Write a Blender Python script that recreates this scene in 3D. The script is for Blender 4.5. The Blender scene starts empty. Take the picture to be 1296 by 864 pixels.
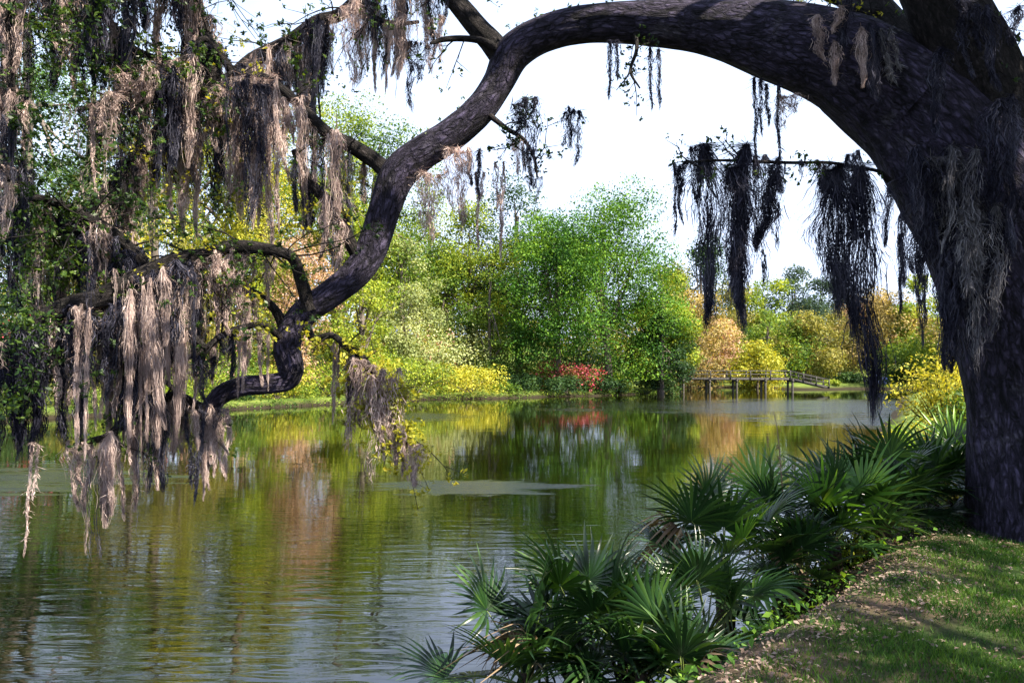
import bpy, math, random
import numpy as np
from mathutils import Vector, Matrix
random.seed(7)
R = np.random.RandomState(11)
S = bpy.context.scene
COL = S.collection
PI = math.pi

# ------------------------------------------------------------------ camera
F, HZ, EYE = 1008.0, 460.0, 3.0
cd = bpy.data.cameras.new('camera'); cam = bpy.data.objects.new('camera', cd); COL.objects.link(cam)
cam.location = (0, 0, EYE); cam.rotation_euler = (PI/2, 0, 0)
cd.sensor_width = 36; cd.lens = 28; cd.shift_y = 28/1296; cd.clip_end = 5000; cd.clip_start = .05
S.camera = cam

# ------------------------------------------------------------------ sky, sun, exposure
SUN_TO = Vector((0.66, -0.40, 0.86)).normalized()          # towards the sun: high, right, a little behind
el = math.asin(SUN_TO.z); az = math.atan2(SUN_TO.x, SUN_TO.y)
W = bpy.data.worlds.new('World'); S.world = W; W.use_nodes = True
nt = W.node_tree; N = nt.nodes; L = nt.links; N.clear()
sky = N.new('ShaderNodeTexSky'); sky.sky_type = 'NISHITA'; sky.sun_disc = False
sky.sun_elevation = el; sky.sun_rotation = az; sky.air_density = 1.2; sky.dust_density = 1.6
tc = N.new('ShaderNodeTexCoord')
mp = N.new('ShaderNodeMapping'); mp.inputs['Scale'].default_value = (1, 1, 2.2)
no = N.new('ShaderNodeTexNoise'); no.inputs['Scale'].default_value = 2.1; no.inputs['Detail'].default_value = 7; no.inputs['Roughness'].default_value = .55
rp = N.new('ShaderNodeValToRGB'); rp.color_ramp.elements[0].position = .22; rp.color_ramp.elements[1].position = .42
mx = N.new('ShaderNodeMixRGB'); mx.inputs['Color2'].default_value = (5.1, 6.0, 8.0, 1)
bg = N.new('ShaderNodeBackground'); bg.inputs['Strength'].default_value = .076
wo = N.new('ShaderNodeOutputWorld')
L.new(tc.outputs['Generated'], mp.inputs['Vector']); L.new(mp.outputs[0], no.inputs['Vector'])
L.new(no.outputs['Fac'], rp.inputs['Fac'])
sz = N.new('ShaderNodeSeparateXYZ'); L.new(tc.outputs['Generated'], sz.inputs[0])
mr = N.new('ShaderNodeMapRange'); mr.inputs['From Min'].default_value = .16; mr.inputs['From Max'].default_value = .60; mr.inputs['To Min'].default_value = 1; mr.inputs['To Max'].default_value = .45
L.new(sz.outputs['Z'], mr.inputs['Value'])
mm = N.new('ShaderNodeMath'); mm.operation = 'MULTIPLY'; L.new(rp.outputs['Color'], mm.inputs[0]); L.new(mr.outputs[0], mm.inputs[1]); L.new(mm.outputs[0], mx.inputs['Fac'])
L.new(sky.outputs[0], mx.inputs['Color1']); L.new(mx.outputs[0], bg.inputs['Color']); L.new(bg.outputs[0], wo.inputs['Surface'])
sl = bpy.data.lights.new('sun', 'SUN'); sl.energy = 5.0; sl.angle = math.radians(.55); sl.color = (1, .91, .74)
so = bpy.data.objects.new('sun', sl); COL.objects.link(so)
so.rotation_euler = SUN_TO.to_track_quat('Z', 'Y').to_euler()
S.view_settings.view_transform = 'Standard'; S.view_settings.look = 'None'
S.view_settings.exposure = 1.78; S.view_settings.gamma = 1
S.render.engine = 'CYCLES'
S.cycles.max_bounces = 6; S.cycles.diffuse_bounces = 3; S.cycles.glossy_bounces = 3; S.cycles.transmission_bounces = 3
S.cycles.caustics_reflective = False; S.cycles.caustics_refractive = False

# ------------------------------------------------------------------ helpers
def P(px, py, d):
    """a place seen at photo pixel (px, py), d metres ahead"""
    return np.array([(px-648)/F*d, d, EYE+(HZ-py)/F*d])

def tag(o, label=None, cat=None, group=None, kind=None):
    if label: o['label'] = label
    if cat: o['category'] = cat
    if group: o['group'] = group
    if kind: o['kind'] = kind
    return o

def empty(name, loc, rz=0):
    o = bpy.data.objects.new(name, None); COL.objects.link(o)
    o.location = [float(v) for v in loc]; o.rotation_euler = (0, 0, rz); o.empty_display_size = .2
    return o

class MB:
    def __init__(s): s.v = []; s.f = []; s.n = 0; s.mi = []
    def add(s, v, f, mi=0):
        v = np.asarray(v, float).reshape(-1, 3); f = np.asarray(f, int)
        s.v.append(v); s.f.append(f+s.n); s.n += len(v); s.mi.append(mi)
        return s
    def mesh(s, name, mats, smooth=False):
        me = bpy.data.meshes.new(name)
        v = np.concatenate(s.v)
        tot = np.concatenate([np.full(len(f), f.shape[1]) for f in s.f])
        loops = np.concatenate([f.ravel() for f in s.f])
        me.vertices.add(len(v)); me.vertices.foreach_set('co', v.ravel())
        me.loops.add(len(loops)); me.loops.foreach_set('vertex_index', loops.astype(np.int32))
        st = np.concatenate([[0], np.cumsum(tot)[:-1]])
        me.polygons.add(len(tot)); me.polygons.foreach_set('loop_start', st.astype(np.int32))
        me.polygons.foreach_set('loop_total', tot.astype(np.int32))
        if smooth: me.polygons.foreach_set('use_smooth', np.ones(len(tot), bool))
        if not isinstance(mats, (list, tuple)): mats = [mats]
        for m in mats: me.materials.append(m)
        if len(mats) > 1:
            mi = np.concatenate([np.full(len(f), i) for f, i in zip(s.f, s.mi)])
            me.polygons.foreach_set('material_index', mi.astype(np.int32))
        me.update(calc_edges=True)
        return me
    def build(s, name, mats, parent=None, smooth=False, origin=None):
        if origin is not None:
            s.v = [a-np.asarray(origin) for a in s.v]
        return link(name, s.mesh(name, mats, smooth), parent, origin)

def link(name, me, parent=None, loc=None):
    o = bpy.data.objects.new(name, me); COL.objects.link(o)
    if loc is not None: o.location = [float(a) for a in loc]
    if parent: o.parent = parent
    return o

def unit(a): return a/np.maximum(np.linalg.norm(a, axis=-1, keepdims=True), 1e-9)

def smooth_path(pts, n):
    """Catmull-Rom through rows of any width"""
    p = np.asarray(pts, float); p = np.vstack([2*p[0]-p[1], p, 2*p[-1]-p[-2]])
    m = len(p)-3; out = []
    for u in np.linspace(0, m-1e-6, n):
        i = int(u); t = u-i; a, b, c, d = p[i:i+4]
        out.append(.5*((2*b)+(c-a)*t+(2*a-5*b+4*c-d)*t*t+(3*b-a-3*c+d)*t**3))
    return np.array(out)

def tube(path, rad, sides=8, rough=0., seed=0, cap=True):
    p = np.asarray(path, float); r = np.asarray(rad, float)*np.ones(len(p)); n = len(p)
    t = unit(np.gradient(p, axis=0))
    ref = np.array([0, 1, 0.]) if abs(t[0][1]) < .9 else np.array([1., 0, 0])
    u = unit(np.cross(t[0], ref)); us = [u]
    for i in range(1, n):
        u = us[-1]-t[i]*np.dot(us[-1], t[i]); us.append(unit(u))
    us = np.array(us); vs = np.cross(t, us)
    a = np.linspace(0, 2*PI, sides, endpoint=False)
    rr = r[:, None]*np.ones((1, sides))
    if rough:
        s = np.linspace(0, 1, n)[:, None]*np.linalg.norm(np.diff(p, axis=0), axis=1).sum()
        g = np.random.RandomState(seed)
        k = np.zeros((n, sides))
        for fa, fs, am in ((2, 1.1, .5), (3, 1.7, .45), (5, 2.6, .3), (9, 3.8, .25), (14, 5, .2), (19, 9, .12), (7, 12, .12)):
            k += am*np.sin(fa*a[None]+g.rand()*6+1.2*np.sin(s*fs+g.rand()*6)+s*g.randn()*.6)*(.6+.4*np.sin(s*fs*1.7+g.rand()*6))
        rr = rr*(1+rough*k)
    v = p[:, None]+rr[..., None]*(np.cos(a)[None, :, None]*us[:, None]+np.sin(a)[None, :, None]*vs[:, None])
    v = v.reshape(-1, 3)
    i = np.arange(n-1)[:, None]*sides; j = np.arange(sides)[None]; j2 = (j+1) % sides
    f = np.stack([i+j, i+j2, i+sides+j2, i+sides+j], -1).reshape(-1, 4)
    return v, f

def tube_obj(name, path, rad, mat, parent, sides=8, rough=0., seed=0, origin=None):
    m = MB(); v, f = tube(path, rad, sides, rough, seed); m.add(v, f)
    k = len(v)-sides                                   # close the tip
    m.add(np.vstack([v[k:], np.mean(v[k:], 0)]), [[q, (q+1) % sides, sides] for q in range(sides)])
    o = m.build(name, mat, parent, True, origin)
    p = np.asarray(path, float); rr = np.asarray(rad, float)*np.ones(len(p))
    sl = np.concatenate([[0], np.cumsum(np.linalg.norm(np.diff(p, axis=0), axis=1))]); a = np.linspace(0, 2*PI, sides, endpoint=False)
    gr = np.stack([rr[:, None]*np.cos(a), rr[:, None]*np.sin(a), np.tile((sl*.38+seed)[:, None], (1, sides))], -1).reshape(-1, 3)
    gr = np.vstack([gr, gr[len(v)-sides:], gr[-1:]])
    at = o.data.attributes.new('grain', 'FLOAT_VECTOR', 'POINT'); at.data.foreach_set('vector', gr.ravel())
    return o

def leaves(c, size, up=.3, out=None, asp=.5, g=R):
    """rhombic leaves at centres c"""
    n = len(c); nr = g.randn(n, 3); nr[:, 2] += up*2
    if out is not None: nr += out*1.2
    nr = unit(nr); d = unit(np.cross(nr, g.randn(n, 3))); w = np.cross(nr, d)
    s = (size*(.5+1.1*g.rand(n)**1.6))[:, None]
    a = c-d*s*.5; b = c+d*s*.5
    l = c+w*s*asp*.5+nr*s*.09-d*s*.05; r = c-w*s*asp*.5+nr*s*.09-d*s*.05
    v = np.stack([a, r, b, l], 1).reshape(-1, 3)
    return v, np.arange(4*n).reshape(n, 4)

def box(m, c, s, rz=0., mi=0, tilt=0.):
    c = np.asarray(c, float); h = np.asarray(s, float)/2
    v = np.array([[x, y, z] for x in (-1, 1) for y in (-1, 1) for z in (-1, 1)])*h
    ct, st = math.cos(tilt), math.sin(tilt)
    v = np.stack([v[:, 0]*ct+v[:, 2]*st, v[:, 1], -v[:, 0]*st+v[:, 2]*ct], 1)
    cz, sz = math.cos(rz), math.sin(rz)
    v = np.stack([v[:, 0]*cz-v[:, 1]*sz, v[:, 0]*sz+v[:, 1]*cz, v[:, 2]], 1)+c
    m.add(v, [[0, 1, 3, 2], [4, 6, 7, 5], [0, 4, 5, 1], [2, 3, 7, 6], [0, 2, 6, 4], [1, 5, 7, 3]], mi)
    return m

# ------------------------------------------------------------------ materials
def nodes(name):
    m = bpy.data.materials.new(name); m.use_nodes = True
    return m, m.node_tree.nodes, m.node_tree.links, m.node_tree.nodes['Principled BSDF']

def leaf_mat(name, c1, c2, c3, trans=.35, rough=.55, nscale=.5, spec=.25, tc_gain=1.5, tint=(1.1, 1, .35)):
    m, n, l, b = nodes(name)
    geo = n.new('ShaderNodeNewGeometry'); co = n.new('ShaderNodeTexCoord')
    noi = n.new('ShaderNodeTexNoise'); noi.inputs['Scale'].default_value = nscale; noi.inputs['Detail'].default_value = 3
    l.new(geo.outputs['Position'], noi.inputs['Vector'])
    ad = n.new('ShaderNodeMath'); ad.operation = 'MULTIPLY_ADD'; ad.inputs[1].default_value = .36; ad.inputs[2].default_value = -.16
    l.new(geo.outputs['Random Per Island'], ad.inputs[0])
    a2 = n.new('ShaderNodeMath'); a2.operation = 'ADD'; l.new(ad.outputs[0], a2.inputs[0]); l.new(noi.outputs['Fac'], a2.inputs[1])
    r = n.new('ShaderNodeValToRGB'); e = r.color_ramp.elements
    e[0].position = .28; e[0].color = (*c1, 1); e[1].position = .78; e[1].color = (*c3, 1)
    k = r.color_ramp.elements.new(.52); k.color = (*c2, 1)
    l.new(a2.outputs[0], r.inputs['Fac'])
    l.new(r.outputs[0], b.inputs['Base Color']); b.inputs['Roughness'].default_value = rough
    b.inputs['Specular IOR Level'].default_value = spec
    tr = n.new('ShaderNodeBsdfTranslucent')
    g = n.new('ShaderNodeMixRGB'); g.blend_type = 'MULTIPLY'; g.inputs[0].default_value = 1; g.inputs[2].default_value = (tc_gain*tint[0], tc_gain*tint[1], tc_gain*tint[2], 1)
    l.new(r.outputs[0], g.inputs[1]); l.new(g.outputs[0], tr.inputs['Color'])
    ms = n.new('ShaderNodeMixShader'); ms.inputs[0].default_value = trans
    l.new(b.outputs[0], ms.inputs[1]); l.new(tr.outputs[0], ms.inputs[2])
    l.new(ms.outputs[0], n['Material Output'].inputs['Surface'])
    return m

def plain(name, c1, c2, rough=.8, scale=8., bump=.3, stretch=(1, 1, 1), dist=.02, spec=.3):
    m, n, l, b = nodes(name)
    co = n.new('ShaderNodeTexCoord'); mpn = n.new('ShaderNodeMapping'); mpn.inputs['Scale'].default_value = stretch
    noi = n.new('ShaderNodeTexNoise'); noi.inputs['Scale'].default_value = scale; noi.inputs['Detail'].default_value = 6
    l.new(co.outputs['Object'], mpn.inputs[0]); l.new(mpn.outputs[0], noi.inputs['Vector'])
    r = n.new('ShaderNodeValToRGB'); e = r.color_ramp.elements
    e[0].position = .32; e[0].color = (*c1, 1); e[1].position = .68; e[1].color = (*c2, 1)
    l.new(noi.outputs['Fac'], r.inputs[0]); l.new(r.outputs[0], b.inputs['Base Color'])
    b.inputs['Roughness'].default_value = rough; b.inputs['Specular IOR Level'].default_value = spec
    bu = n.new('ShaderNodeBump'); bu.inputs['Strength'].default_value = bump; bu.inputs['Distance'].default_value = dist
    l.new(noi.outputs['Fac'], bu.inputs['Height']); l.new(bu.outputs[0], b.inputs['Normal'])
    return m

def bark_mat(name, dark, light, lichen, sc=1.):
    m, n, l, b = nodes(name)
    at = n.new('ShaderNodeAttribute'); at.attribute_name = 'grain'
    no1 = n.new('ShaderNodeTexNoise'); no1.inputs['Scale'].default_value = 13*sc; no1.inputs['Detail'].default_value = 7; no1.inputs['Roughness'].default_value = .6; no1.inputs['Distortion'].default_value = .4
    l.new(at.outputs['Vector'], no1.inputs['Vector'])
    no2 = n.new('ShaderNodeTexNoise'); no2.inputs['Scale'].default_value = 34*sc; no2.inputs['Detail'].default_value = 5
    l.new(at.outputs['Vector'], no2.inputs['Vector'])
    cr = n.new('ShaderNodeValToRGB'); e = cr.color_ramp.elements
    e[0].position = .36; e[0].color = (*dark, 1); e[1].position = .66; e[1].color = (*light, 1)
    l.new(no1.outputs['Fac'], cr.inputs[0])
    li = n.new('ShaderNodeMixRGB'); li.inputs[2].default_value = (*lichen, 1)
    c3 = n.new('ShaderNodeValToRGB'); c3.color_ramp.elements[0].position = .56; c3.color_ramp.elements[1].position = .70
    co = n.new('ShaderNodeTexCoord')
    no3 = n.new('ShaderNodeTexNoise'); no3.inputs['Scale'].default_value = 2.6*sc; no3.inputs['Detail'].default_value = 9; no3.inputs['Roughness'].default_value = .7
    l.new(co.outputs['Object'], no3.inputs['Vector']); l.new(no3.outputs['Fac'], c3.inputs[0])
    mf = n.new('ShaderNodeMath'); mf.operation = 'MULTIPLY'; mf.inputs[1].default_value = .55; l.new(c3.outputs[0], mf.inputs[0])
    l.new(mf.outputs[0], li.inputs[0]); l.new(cr.outputs[0], li.inputs[1]); l.new(li.outputs[0], b.inputs['Base Color'])
    mv = n.new('ShaderNodeMixRGB'); mv.inputs[0].default_value = .10; l.new(at.outputs['Vector'], mv.inputs[1]); l.new(no1.outputs['Color'], mv.inputs[2])
    vo = n.new('ShaderNodeTexVoronoi'); vo.feature = 'DISTANCE_TO_EDGE'; vo.inputs['Scale'].default_value = 20*sc; l.new(mv.outputs[0], vo.inputs['Vector'])
    cv_ = n.new('ShaderNodeValToRGB'); cv_.color_ramp.elements[0].color = (.35, .35, .35, 1); cv_.color_ramp.elements[1].position = .22; cv_.color_ramp.elements[1].color = (1.1, 1.1, 1.1, 1)
    l.new(vo.outputs['Distance'], cv_.inputs[0])
    mc = n.new('ShaderNodeMixRGB'); mc.blend_type = 'MULTIPLY'; mc.inputs[0].default_value = .75; l.new(li.outputs[0], mc.inputs[1]); l.new(cv_.outputs[0], mc.inputs[2]); l.new(mc.outputs[0], b.inputs['Base Color'])
    h0 = n.new('ShaderNodeMath'); h0.operation = 'MULTIPLY_ADD'; h0.inputs[1].default_value = 1.0; l.new(cv_.outputs[0], h0.inputs[0]); l.new(no1.outputs['Fac'], h0.inputs[2])
    hs = n.new('ShaderNodeMath'); hs.operation = 'MULTIPLY_ADD'; hs.inputs[1].default_value = 2.0
    l.new(h0.outputs[0], hs.inputs[0]); l.new(no2.outputs['Fac'], hs.inputs[2])
    bu = n.new('ShaderNodeBump'); bu.inputs['Strength'].default_value = .9; bu.inputs['Distance'].default_value = .03/sc
    l.new(hs.outputs[0], bu.inputs['Height']); l.new(bu.outputs[0], b.inputs['Normal'])
    b.inputs['Roughness'].default_value = .85; b.inputs['Specular IOR Level'].default_value = .2
    return m

M = {}
M['bark'] = bark_mat('oak_bark', (.010, .009, .015), (.075, .062, .112), (.17, .155, .19))
M['bark2'] = bark_mat('branch_bark', (.007, .006, .006), (.040, .033, .034), (.07, .066, .055), 1.6)
M['farbark'] = plain('far_bark', (.06, .048, .04), (.16, .13, .11), .9, 3, .4, (1, 1, .3))
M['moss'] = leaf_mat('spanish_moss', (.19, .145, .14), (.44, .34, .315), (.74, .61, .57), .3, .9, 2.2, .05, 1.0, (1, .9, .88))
M['moss_d'] = leaf_mat('spanish_moss_shaded', (.012, .012, .020), (.032, .032, .050), (.10, .098, .13), .12, .9, 2.2, .05, 1.0, (1, 1, 1.1))  # shaded copy of the moss: silhouette darkness put into the colour
M['moss_g'] = leaf_mat('spanish_moss_grey', (.05, .05, .06), (.13, .125, .14), (.26, .25, .26), .15, .9, 2.2, .05, 1.0, (1, 1, 1))
M['oakleaf'] = leaf_mat('oak_leaf', (.010, .026, .008), (.03, .07, .014), (.095, .15, .022), .35, .4, 1.1, .4)
M['oakyoung'] = leaf_mat('oak_young_leaf', (.17, .19, .02), (.33, .33, .03), (.50, .45, .06), .4, .5, 1.4, .3)
FOL = {
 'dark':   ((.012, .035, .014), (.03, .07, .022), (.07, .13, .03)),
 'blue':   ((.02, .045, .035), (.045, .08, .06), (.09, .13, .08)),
 'green':  ((.014, .055, .010), (.055, .15, .014), (.20, .34, .035)),
 'mid':    ((.022, .06, .012), (.09, .165, .02), (.26, .33, .04)),
 'yg':     ((.05, .10, .012), (.17, .245, .022), (.42, .45, .05)),
 'yellow': ((.10, .14, .014), (.32, .33, .03), (.64, .56, .09)),
 'tan':    ((.10, .095, .03), (.30, .235, .085), (.52, .39, .17)),
 'olive':  ((.08, .095, .022), (.19, .19, .04), (.34, .29, .08)),
 'pinktan':((.24, .15, .10), (.42, .27, .18), (.58, .38, .27)),
 'pale':   ((.14, .18, .07), (.28, .33, .13), (.46, .48, .24)),
}
for k, c in FOL.items():
    M[k] = leaf_mat('foliage_'+k, *c, .3, .6, .30, .2)
M['red'] = leaf_mat('azalea_red', (.24, .02, .04), (.42, .06, .09), (.58, .20, .22), .3, .6, 2)
M['pink'] = leaf_mat('azalea_pink', (.5, .22, .20), (.66, .36, .32), (.8, .55, .48), .3, .6, 2)
M['bluefl'] = leaf_mat('blue_blossom', (.10, .13, .45), (.25, .3, .6), (.8, .8, .85), .3, .6, 2)
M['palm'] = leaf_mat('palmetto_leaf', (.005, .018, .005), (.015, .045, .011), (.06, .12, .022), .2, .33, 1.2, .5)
M['palmlit'] = leaf_mat('palmetto_sunlit_leaf', (.05, .14, .02), (.11, .25, .03), (.22, .36, .05), .3, .35, 1.2, .5)  # sunlit copy of the palmetto leaf, sun brightness put into its colour
M['palmdead'] = leaf_mat('palmetto_dead_leaf', (.10, .065, .04), (.22, .155, .10), (.36, .29, .20), .2, .7, 1.2, .2)
M['stalk'] = plain('palmetto_stalk', (.05, .09, .02), (.12, .15, .04), .5, 20, .1)
M['fibre'] = plain('palmetto_fibre', (.02, .014, .01), (.07, .05, .035), .95, 40, .6)
M['wood'] = plain('weathered_wood', (.03, .028, .027), (.085, .08, .074), .85, 6, .3, (1, 1, 4))
M['pile'] = plain('wet_pile', (.04, .035, .03), (.11, .10, .09), .8, 6, .3)
M['grass'] = leaf_mat('grass_blade', (.015, .05, .008), (.04, .11, .014), (.12, .20, .03), .3, .6, 1.3, .2)
M['litter'] = leaf_mat('fallen_leaf', (.07, .045, .035), (.18, .12, .095), (.40, .31, .26), .1, .6, 1.5, .3, 1)
M['ivy'] = leaf_mat('groundcover', (.03, .08, .012), (.08, .19, .02), (.22, .36, .035), .35, .5, 1.2, .3)

# water: still, with wind-roughened patches and fine ripples
def water_mat():
    m, n, l, b = nodes('lake_water')
    b.inputs['Base Color'].default_value = (.0045, .0050, .0006, 1); b.inputs['Roughness'].default_value = .035
    b.inputs['IOR'].default_value = 1.4; b.inputs['Specular IOR Level'].default_value = .5
    geo = n.new('ShaderNodeNewGeometry'); sp = n.new('ShaderNodeSeparateXYZ'); l.new(geo.outputs['Position'], sp.inputs[0])
    def noise(scale, sx, sy, det=3, rg=.5, d=0.):
        mpn = n.new('ShaderNodeMapping'); mpn.inputs['Scale'].default_value = (sx, sy, 1); l.new(geo.outputs['Position'], mpn.inputs[0])
        q = n.new('ShaderNodeTexNoise'); q.inputs['Scale'].default_value = scale; q.inputs['Detail'].default_value = det
        q.inputs['Roughness'].default_value = rg; q.inputs['Distortion'].default_value = d; l.new(mpn.outputs[0], q.inputs['Vector']); return q.outputs['Fac']
    def math_(op, a, b_=None, c=None):
        q = n.new('ShaderNodeMath'); q.operation = op
        for i, x in enumerate((a, b_, c)):
            if x is None: continue
            if isinstance(x, (int, float)): q.inputs[i].default_value = x
            else: l.new(x, q.inputs[i])
        return q.outputs[0]
    def ramp(x, a, b_):
        q = n.new('ShaderNodeMapRange'); q.interpolation_type = 'SMOOTHSTEP'; q.inputs['From Min'].default_value = a; q.inputs['From Max'].default_value = b_
        l.new(x, q.inputs['Value']); return q.outputs[0]
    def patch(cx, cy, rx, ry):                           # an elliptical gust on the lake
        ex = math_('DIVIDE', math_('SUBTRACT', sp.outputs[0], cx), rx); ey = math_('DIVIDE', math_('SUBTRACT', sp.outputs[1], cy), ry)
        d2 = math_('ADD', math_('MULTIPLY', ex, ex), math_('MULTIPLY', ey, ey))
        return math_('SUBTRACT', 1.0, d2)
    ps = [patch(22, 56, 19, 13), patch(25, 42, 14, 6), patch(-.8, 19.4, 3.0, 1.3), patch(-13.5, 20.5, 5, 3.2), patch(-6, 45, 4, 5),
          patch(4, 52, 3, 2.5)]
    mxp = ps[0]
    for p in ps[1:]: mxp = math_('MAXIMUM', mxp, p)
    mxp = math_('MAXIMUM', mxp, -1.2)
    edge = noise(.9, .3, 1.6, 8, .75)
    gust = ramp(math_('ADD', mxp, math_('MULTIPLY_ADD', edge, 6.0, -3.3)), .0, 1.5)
    rip = noise(3.4, .32, 1.5, 2, .5, .5); swell = noise(.8, .5, 1.5, 2, .5, .2); calm = ramp(noise(.12, .6, 1.5, 3), .38, .62)
    near = ramp(sp.outputs[1], 24., 8.)
    h = math_('ADD', math_('MULTIPLY', rip, math_('MULTIPLY_ADD', math_('MULTIPLY', near, math_('MULTIPLY_ADD', calm, .75, .35)), .0100, .0010)),
              math_('MULTIPLY', swell, .004))
    gr = noise(6., .5, 1.3, 4, .65)
    h = math_('ADD', h, math_('MULTIPLY', gr, math_('MULTIPLY', gust, .045)))
    bu = n.new('ShaderNodeBump'); bu.inputs['Strength'].default_value = 1; bu.inputs['Distance'].default_value = 1
    l.new(h, bu.inputs['Height']); l.new(bu.outputs[0], b.inputs['Normal'])
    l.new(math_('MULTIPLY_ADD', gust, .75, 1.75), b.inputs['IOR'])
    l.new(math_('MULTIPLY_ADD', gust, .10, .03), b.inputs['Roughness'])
    return m
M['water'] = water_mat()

def ground_mat():
    m, n, l, b = nodes('ground_soil')
    geo = n.new('ShaderNodeNewGeometry'); sp = n.new('ShaderNodeSeparateXYZ'); l.new(geo.outputs['Position'], sp.inputs[0])
    a = n.new('ShaderNodeTexNoise'); a.inputs['Scale'].default_value = .9; a.inputs['Detail'].default_value = 8; l.new(geo.outputs['Position'], a.inputs['Vector'])
    f = n.new('ShaderNodeTexNoise'); f.inputs['Scale'].default_value = 22; f.inputs['Detail'].default_value = 6; l.new(geo.outputs['Position'], f.inputs['Vector'])
    r = n.new('ShaderNodeValToRGB'); e = r.color_ramp.elements
    e[0].position = .42; e[0].color = (.03, .055, .014, 1); e[1].position = .62; e[1].color = (.12, .085, .06, 1)
    l.new(a.outputs['Fac'], r.inputs[0])
    r3 = n.new('ShaderNodeValToRGB'); e = r3.color_ramp.elements        # far lawn
    e[0].position = .35; e[0].color = (.07, .12, .02, 1); e[1].position = .7; e[1].color = (.22, .27, .06, 1)
    l.new(a.outputs['Fac'], r3.inputs[0])
    far = n.new('ShaderNodeMapRange'); far.inputs['From Min'].default_value = 14; far.inputs['From Max'].default_value = 30; l.new(sp.outputs[1], far.inputs['Value'])
    mf = n.new('ShaderNodeMixRGB'); l.new(far.outputs[0], mf.inputs[0]); l.new(r.outputs[0], mf.inputs[1]); l.new(r3.outputs[0], mf.inputs[2])
    wet = n.new('ShaderNodeMapRange'); wet.inputs['From Min'].default_value = .12; wet.inputs['From Max'].default_value = .45; l.new(sp.outputs[2], wet.inputs['Value'])
    mw = n.new('ShaderNodeMixRGB'); mw.inputs[1].default_value = (.035, .028, .018, 1); l.new(wet.outputs[0], mw.inputs[0]); l.new(mf.outputs[0], mw.inputs[2])
    mu = n.new('ShaderNodeMixRGB'); mu.blend_type = 'MULTIPLY'; mu.inputs[0].default_value = .7
    r2 = n.new('ShaderNodeValToRGB'); r2.color_ramp.elements[0].position = .3; r2.color_ramp.elements[0].color = (.4, .4, .4, 1); r2.color_ramp.elements[1].color = (1.5, 1.5, 1.5, 1)
    l.new(f.outputs['Fac'], r2.inputs[0]); l.new(mw.outputs[0], mu.inputs[1]); l.new(r2.outputs[0], mu.inputs[2]); l.new(mu.outputs[0], b.inputs['Base Color'])
    bu = n.new('ShaderNodeBump'); bu.inputs['Strength'].default_value = .7; bu.inputs['Distance'].default_value = .03; l.new(f.outputs['Fac'], bu.inputs['Height']); l.new(bu.outputs[0], b.inputs['Normal'])
    b.inputs['Roughness'].default_value = .95; b.inputs['Specular IOR Level'].default_value = .1
    return m
M['ground'] = ground_mat()

# ------------------------------------------------------------------ ground and water
LAKE = np.array([(-60, -60), (-25, -16), (-8, -2), (-3, 2.6), (-.7, 4.9), (1.0, 6.7), (2.4, 8.7), (4.2, 11), (7, 16), (11, 24), (16, 35), (24, 50),
                 (34, 70), (46, 87), (50, 92), (40, 94), (33, 90), (31, 98), (24, 101), (18, 97), (14.6, 83), (12.6, 78), (9.5, 74.5), (3.7, 72), (-.5, 68.5),
                 (-7.2, 66), (-14, 57), (-21.4, 48), (-27, 41), (-31, 33), (-50, 20), (-90, -20)], float)
def sdf(x, y):
    """> 0 on land"""
    p = np.stack([x, y], -1); A = LAKE; B = np.roll(LAKE, -1, 0)
    best = np.full(x.shape, 1e9); ins = np.zeros(x.shape, bool)
    for a, b in zip(A, B):
        e = b-a; w = p-a; t = np.clip((w@e)/(e@e), 0, 1)
        best = np.minimum(best, np.linalg.norm(w-t[..., None]*e, axis=-1))
        c = (a[1] > p[..., 1]) != (b[1] > p[..., 1])
        xi = a[0]+(p[..., 1]-a[1])*(b[0]-a[0])/((b[1]-a[1]) if b[1] != a[1] else 1e-9)
        ins ^= c & (p[..., 0] < xi)
    return np.where(ins, -best, best)
def sst(x, a, b):
    t = np.clip((x-a)/(b-a), 0, 1); return t*t*(3-2*t)
def height(x, y):
    x = np.asarray(x, float); y = np.asarray(y, float)
    d = sdf(x, y)+.16*np.sin(x*2.1+1.3*np.sin(y*1.7))*np.cos(y*1.9)+.05*np.sin(x*7.3+y*4.1)
    r = np.hypot(x, y); nearw = 1-sst(r, 16, 34)
    bank = nearw*1.32*sst(d, -.1, 1.95)+(1-nearw)*(.45*sst(d, -.05, 1.2)+.35*sst(d, 1, 12))
    hill = 6.5*sst(d, 3, 45)*sst(-x, -18, 0)*sst(y, 20, 45)+2.0*sst(d, 5, 30)*sst(x, 5, 20)*sst(y, 92, 130)
    ripple = .035*np.sin(x*1.3+y*.7)+.02*np.sin(x*3.1-y*2.3)+.010*np.sin(x*7+y*5)
    water = -.06+np.clip(d, -6, 0)*.3
    return np.where(d > 0, bank+hill+ripple*sst(d, 0, 1)+.0, water)
def H(x, y): return float(height(np.array([x]), np.array([y]))[0])
def grid(n, c, a, top):
    u = np.linspace(-1, 1, n); k = math.asinh(top/a); return c+a*np.sinh(u*k)
gx = grid(330, 4, 4, 2500); gy = grid(330, 9, 4, 2500)
X, Y = np.meshgrid(gx, gy); Z = height(X, Y)
n = 330; idx = np.arange(n*n).reshape(n, n)
MB().add(np.stack([X, Y, Z], -1).reshape(-1, 3), np.stack([idx[:-1, :-1], idx[:-1, 1:], idx[1:, 1:], idx[1:, :-1]], -1).reshape(-1, 4)).build('ground', M['ground'], smooth=True)['kind'] = 'structure'
wx = np.linspace(-100, 60, 33); wy = np.linspace(-62, 110, 33); X, Y = np.meshgrid(wx, wy); idx = np.arange(33*33).reshape(33, 33)
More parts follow.
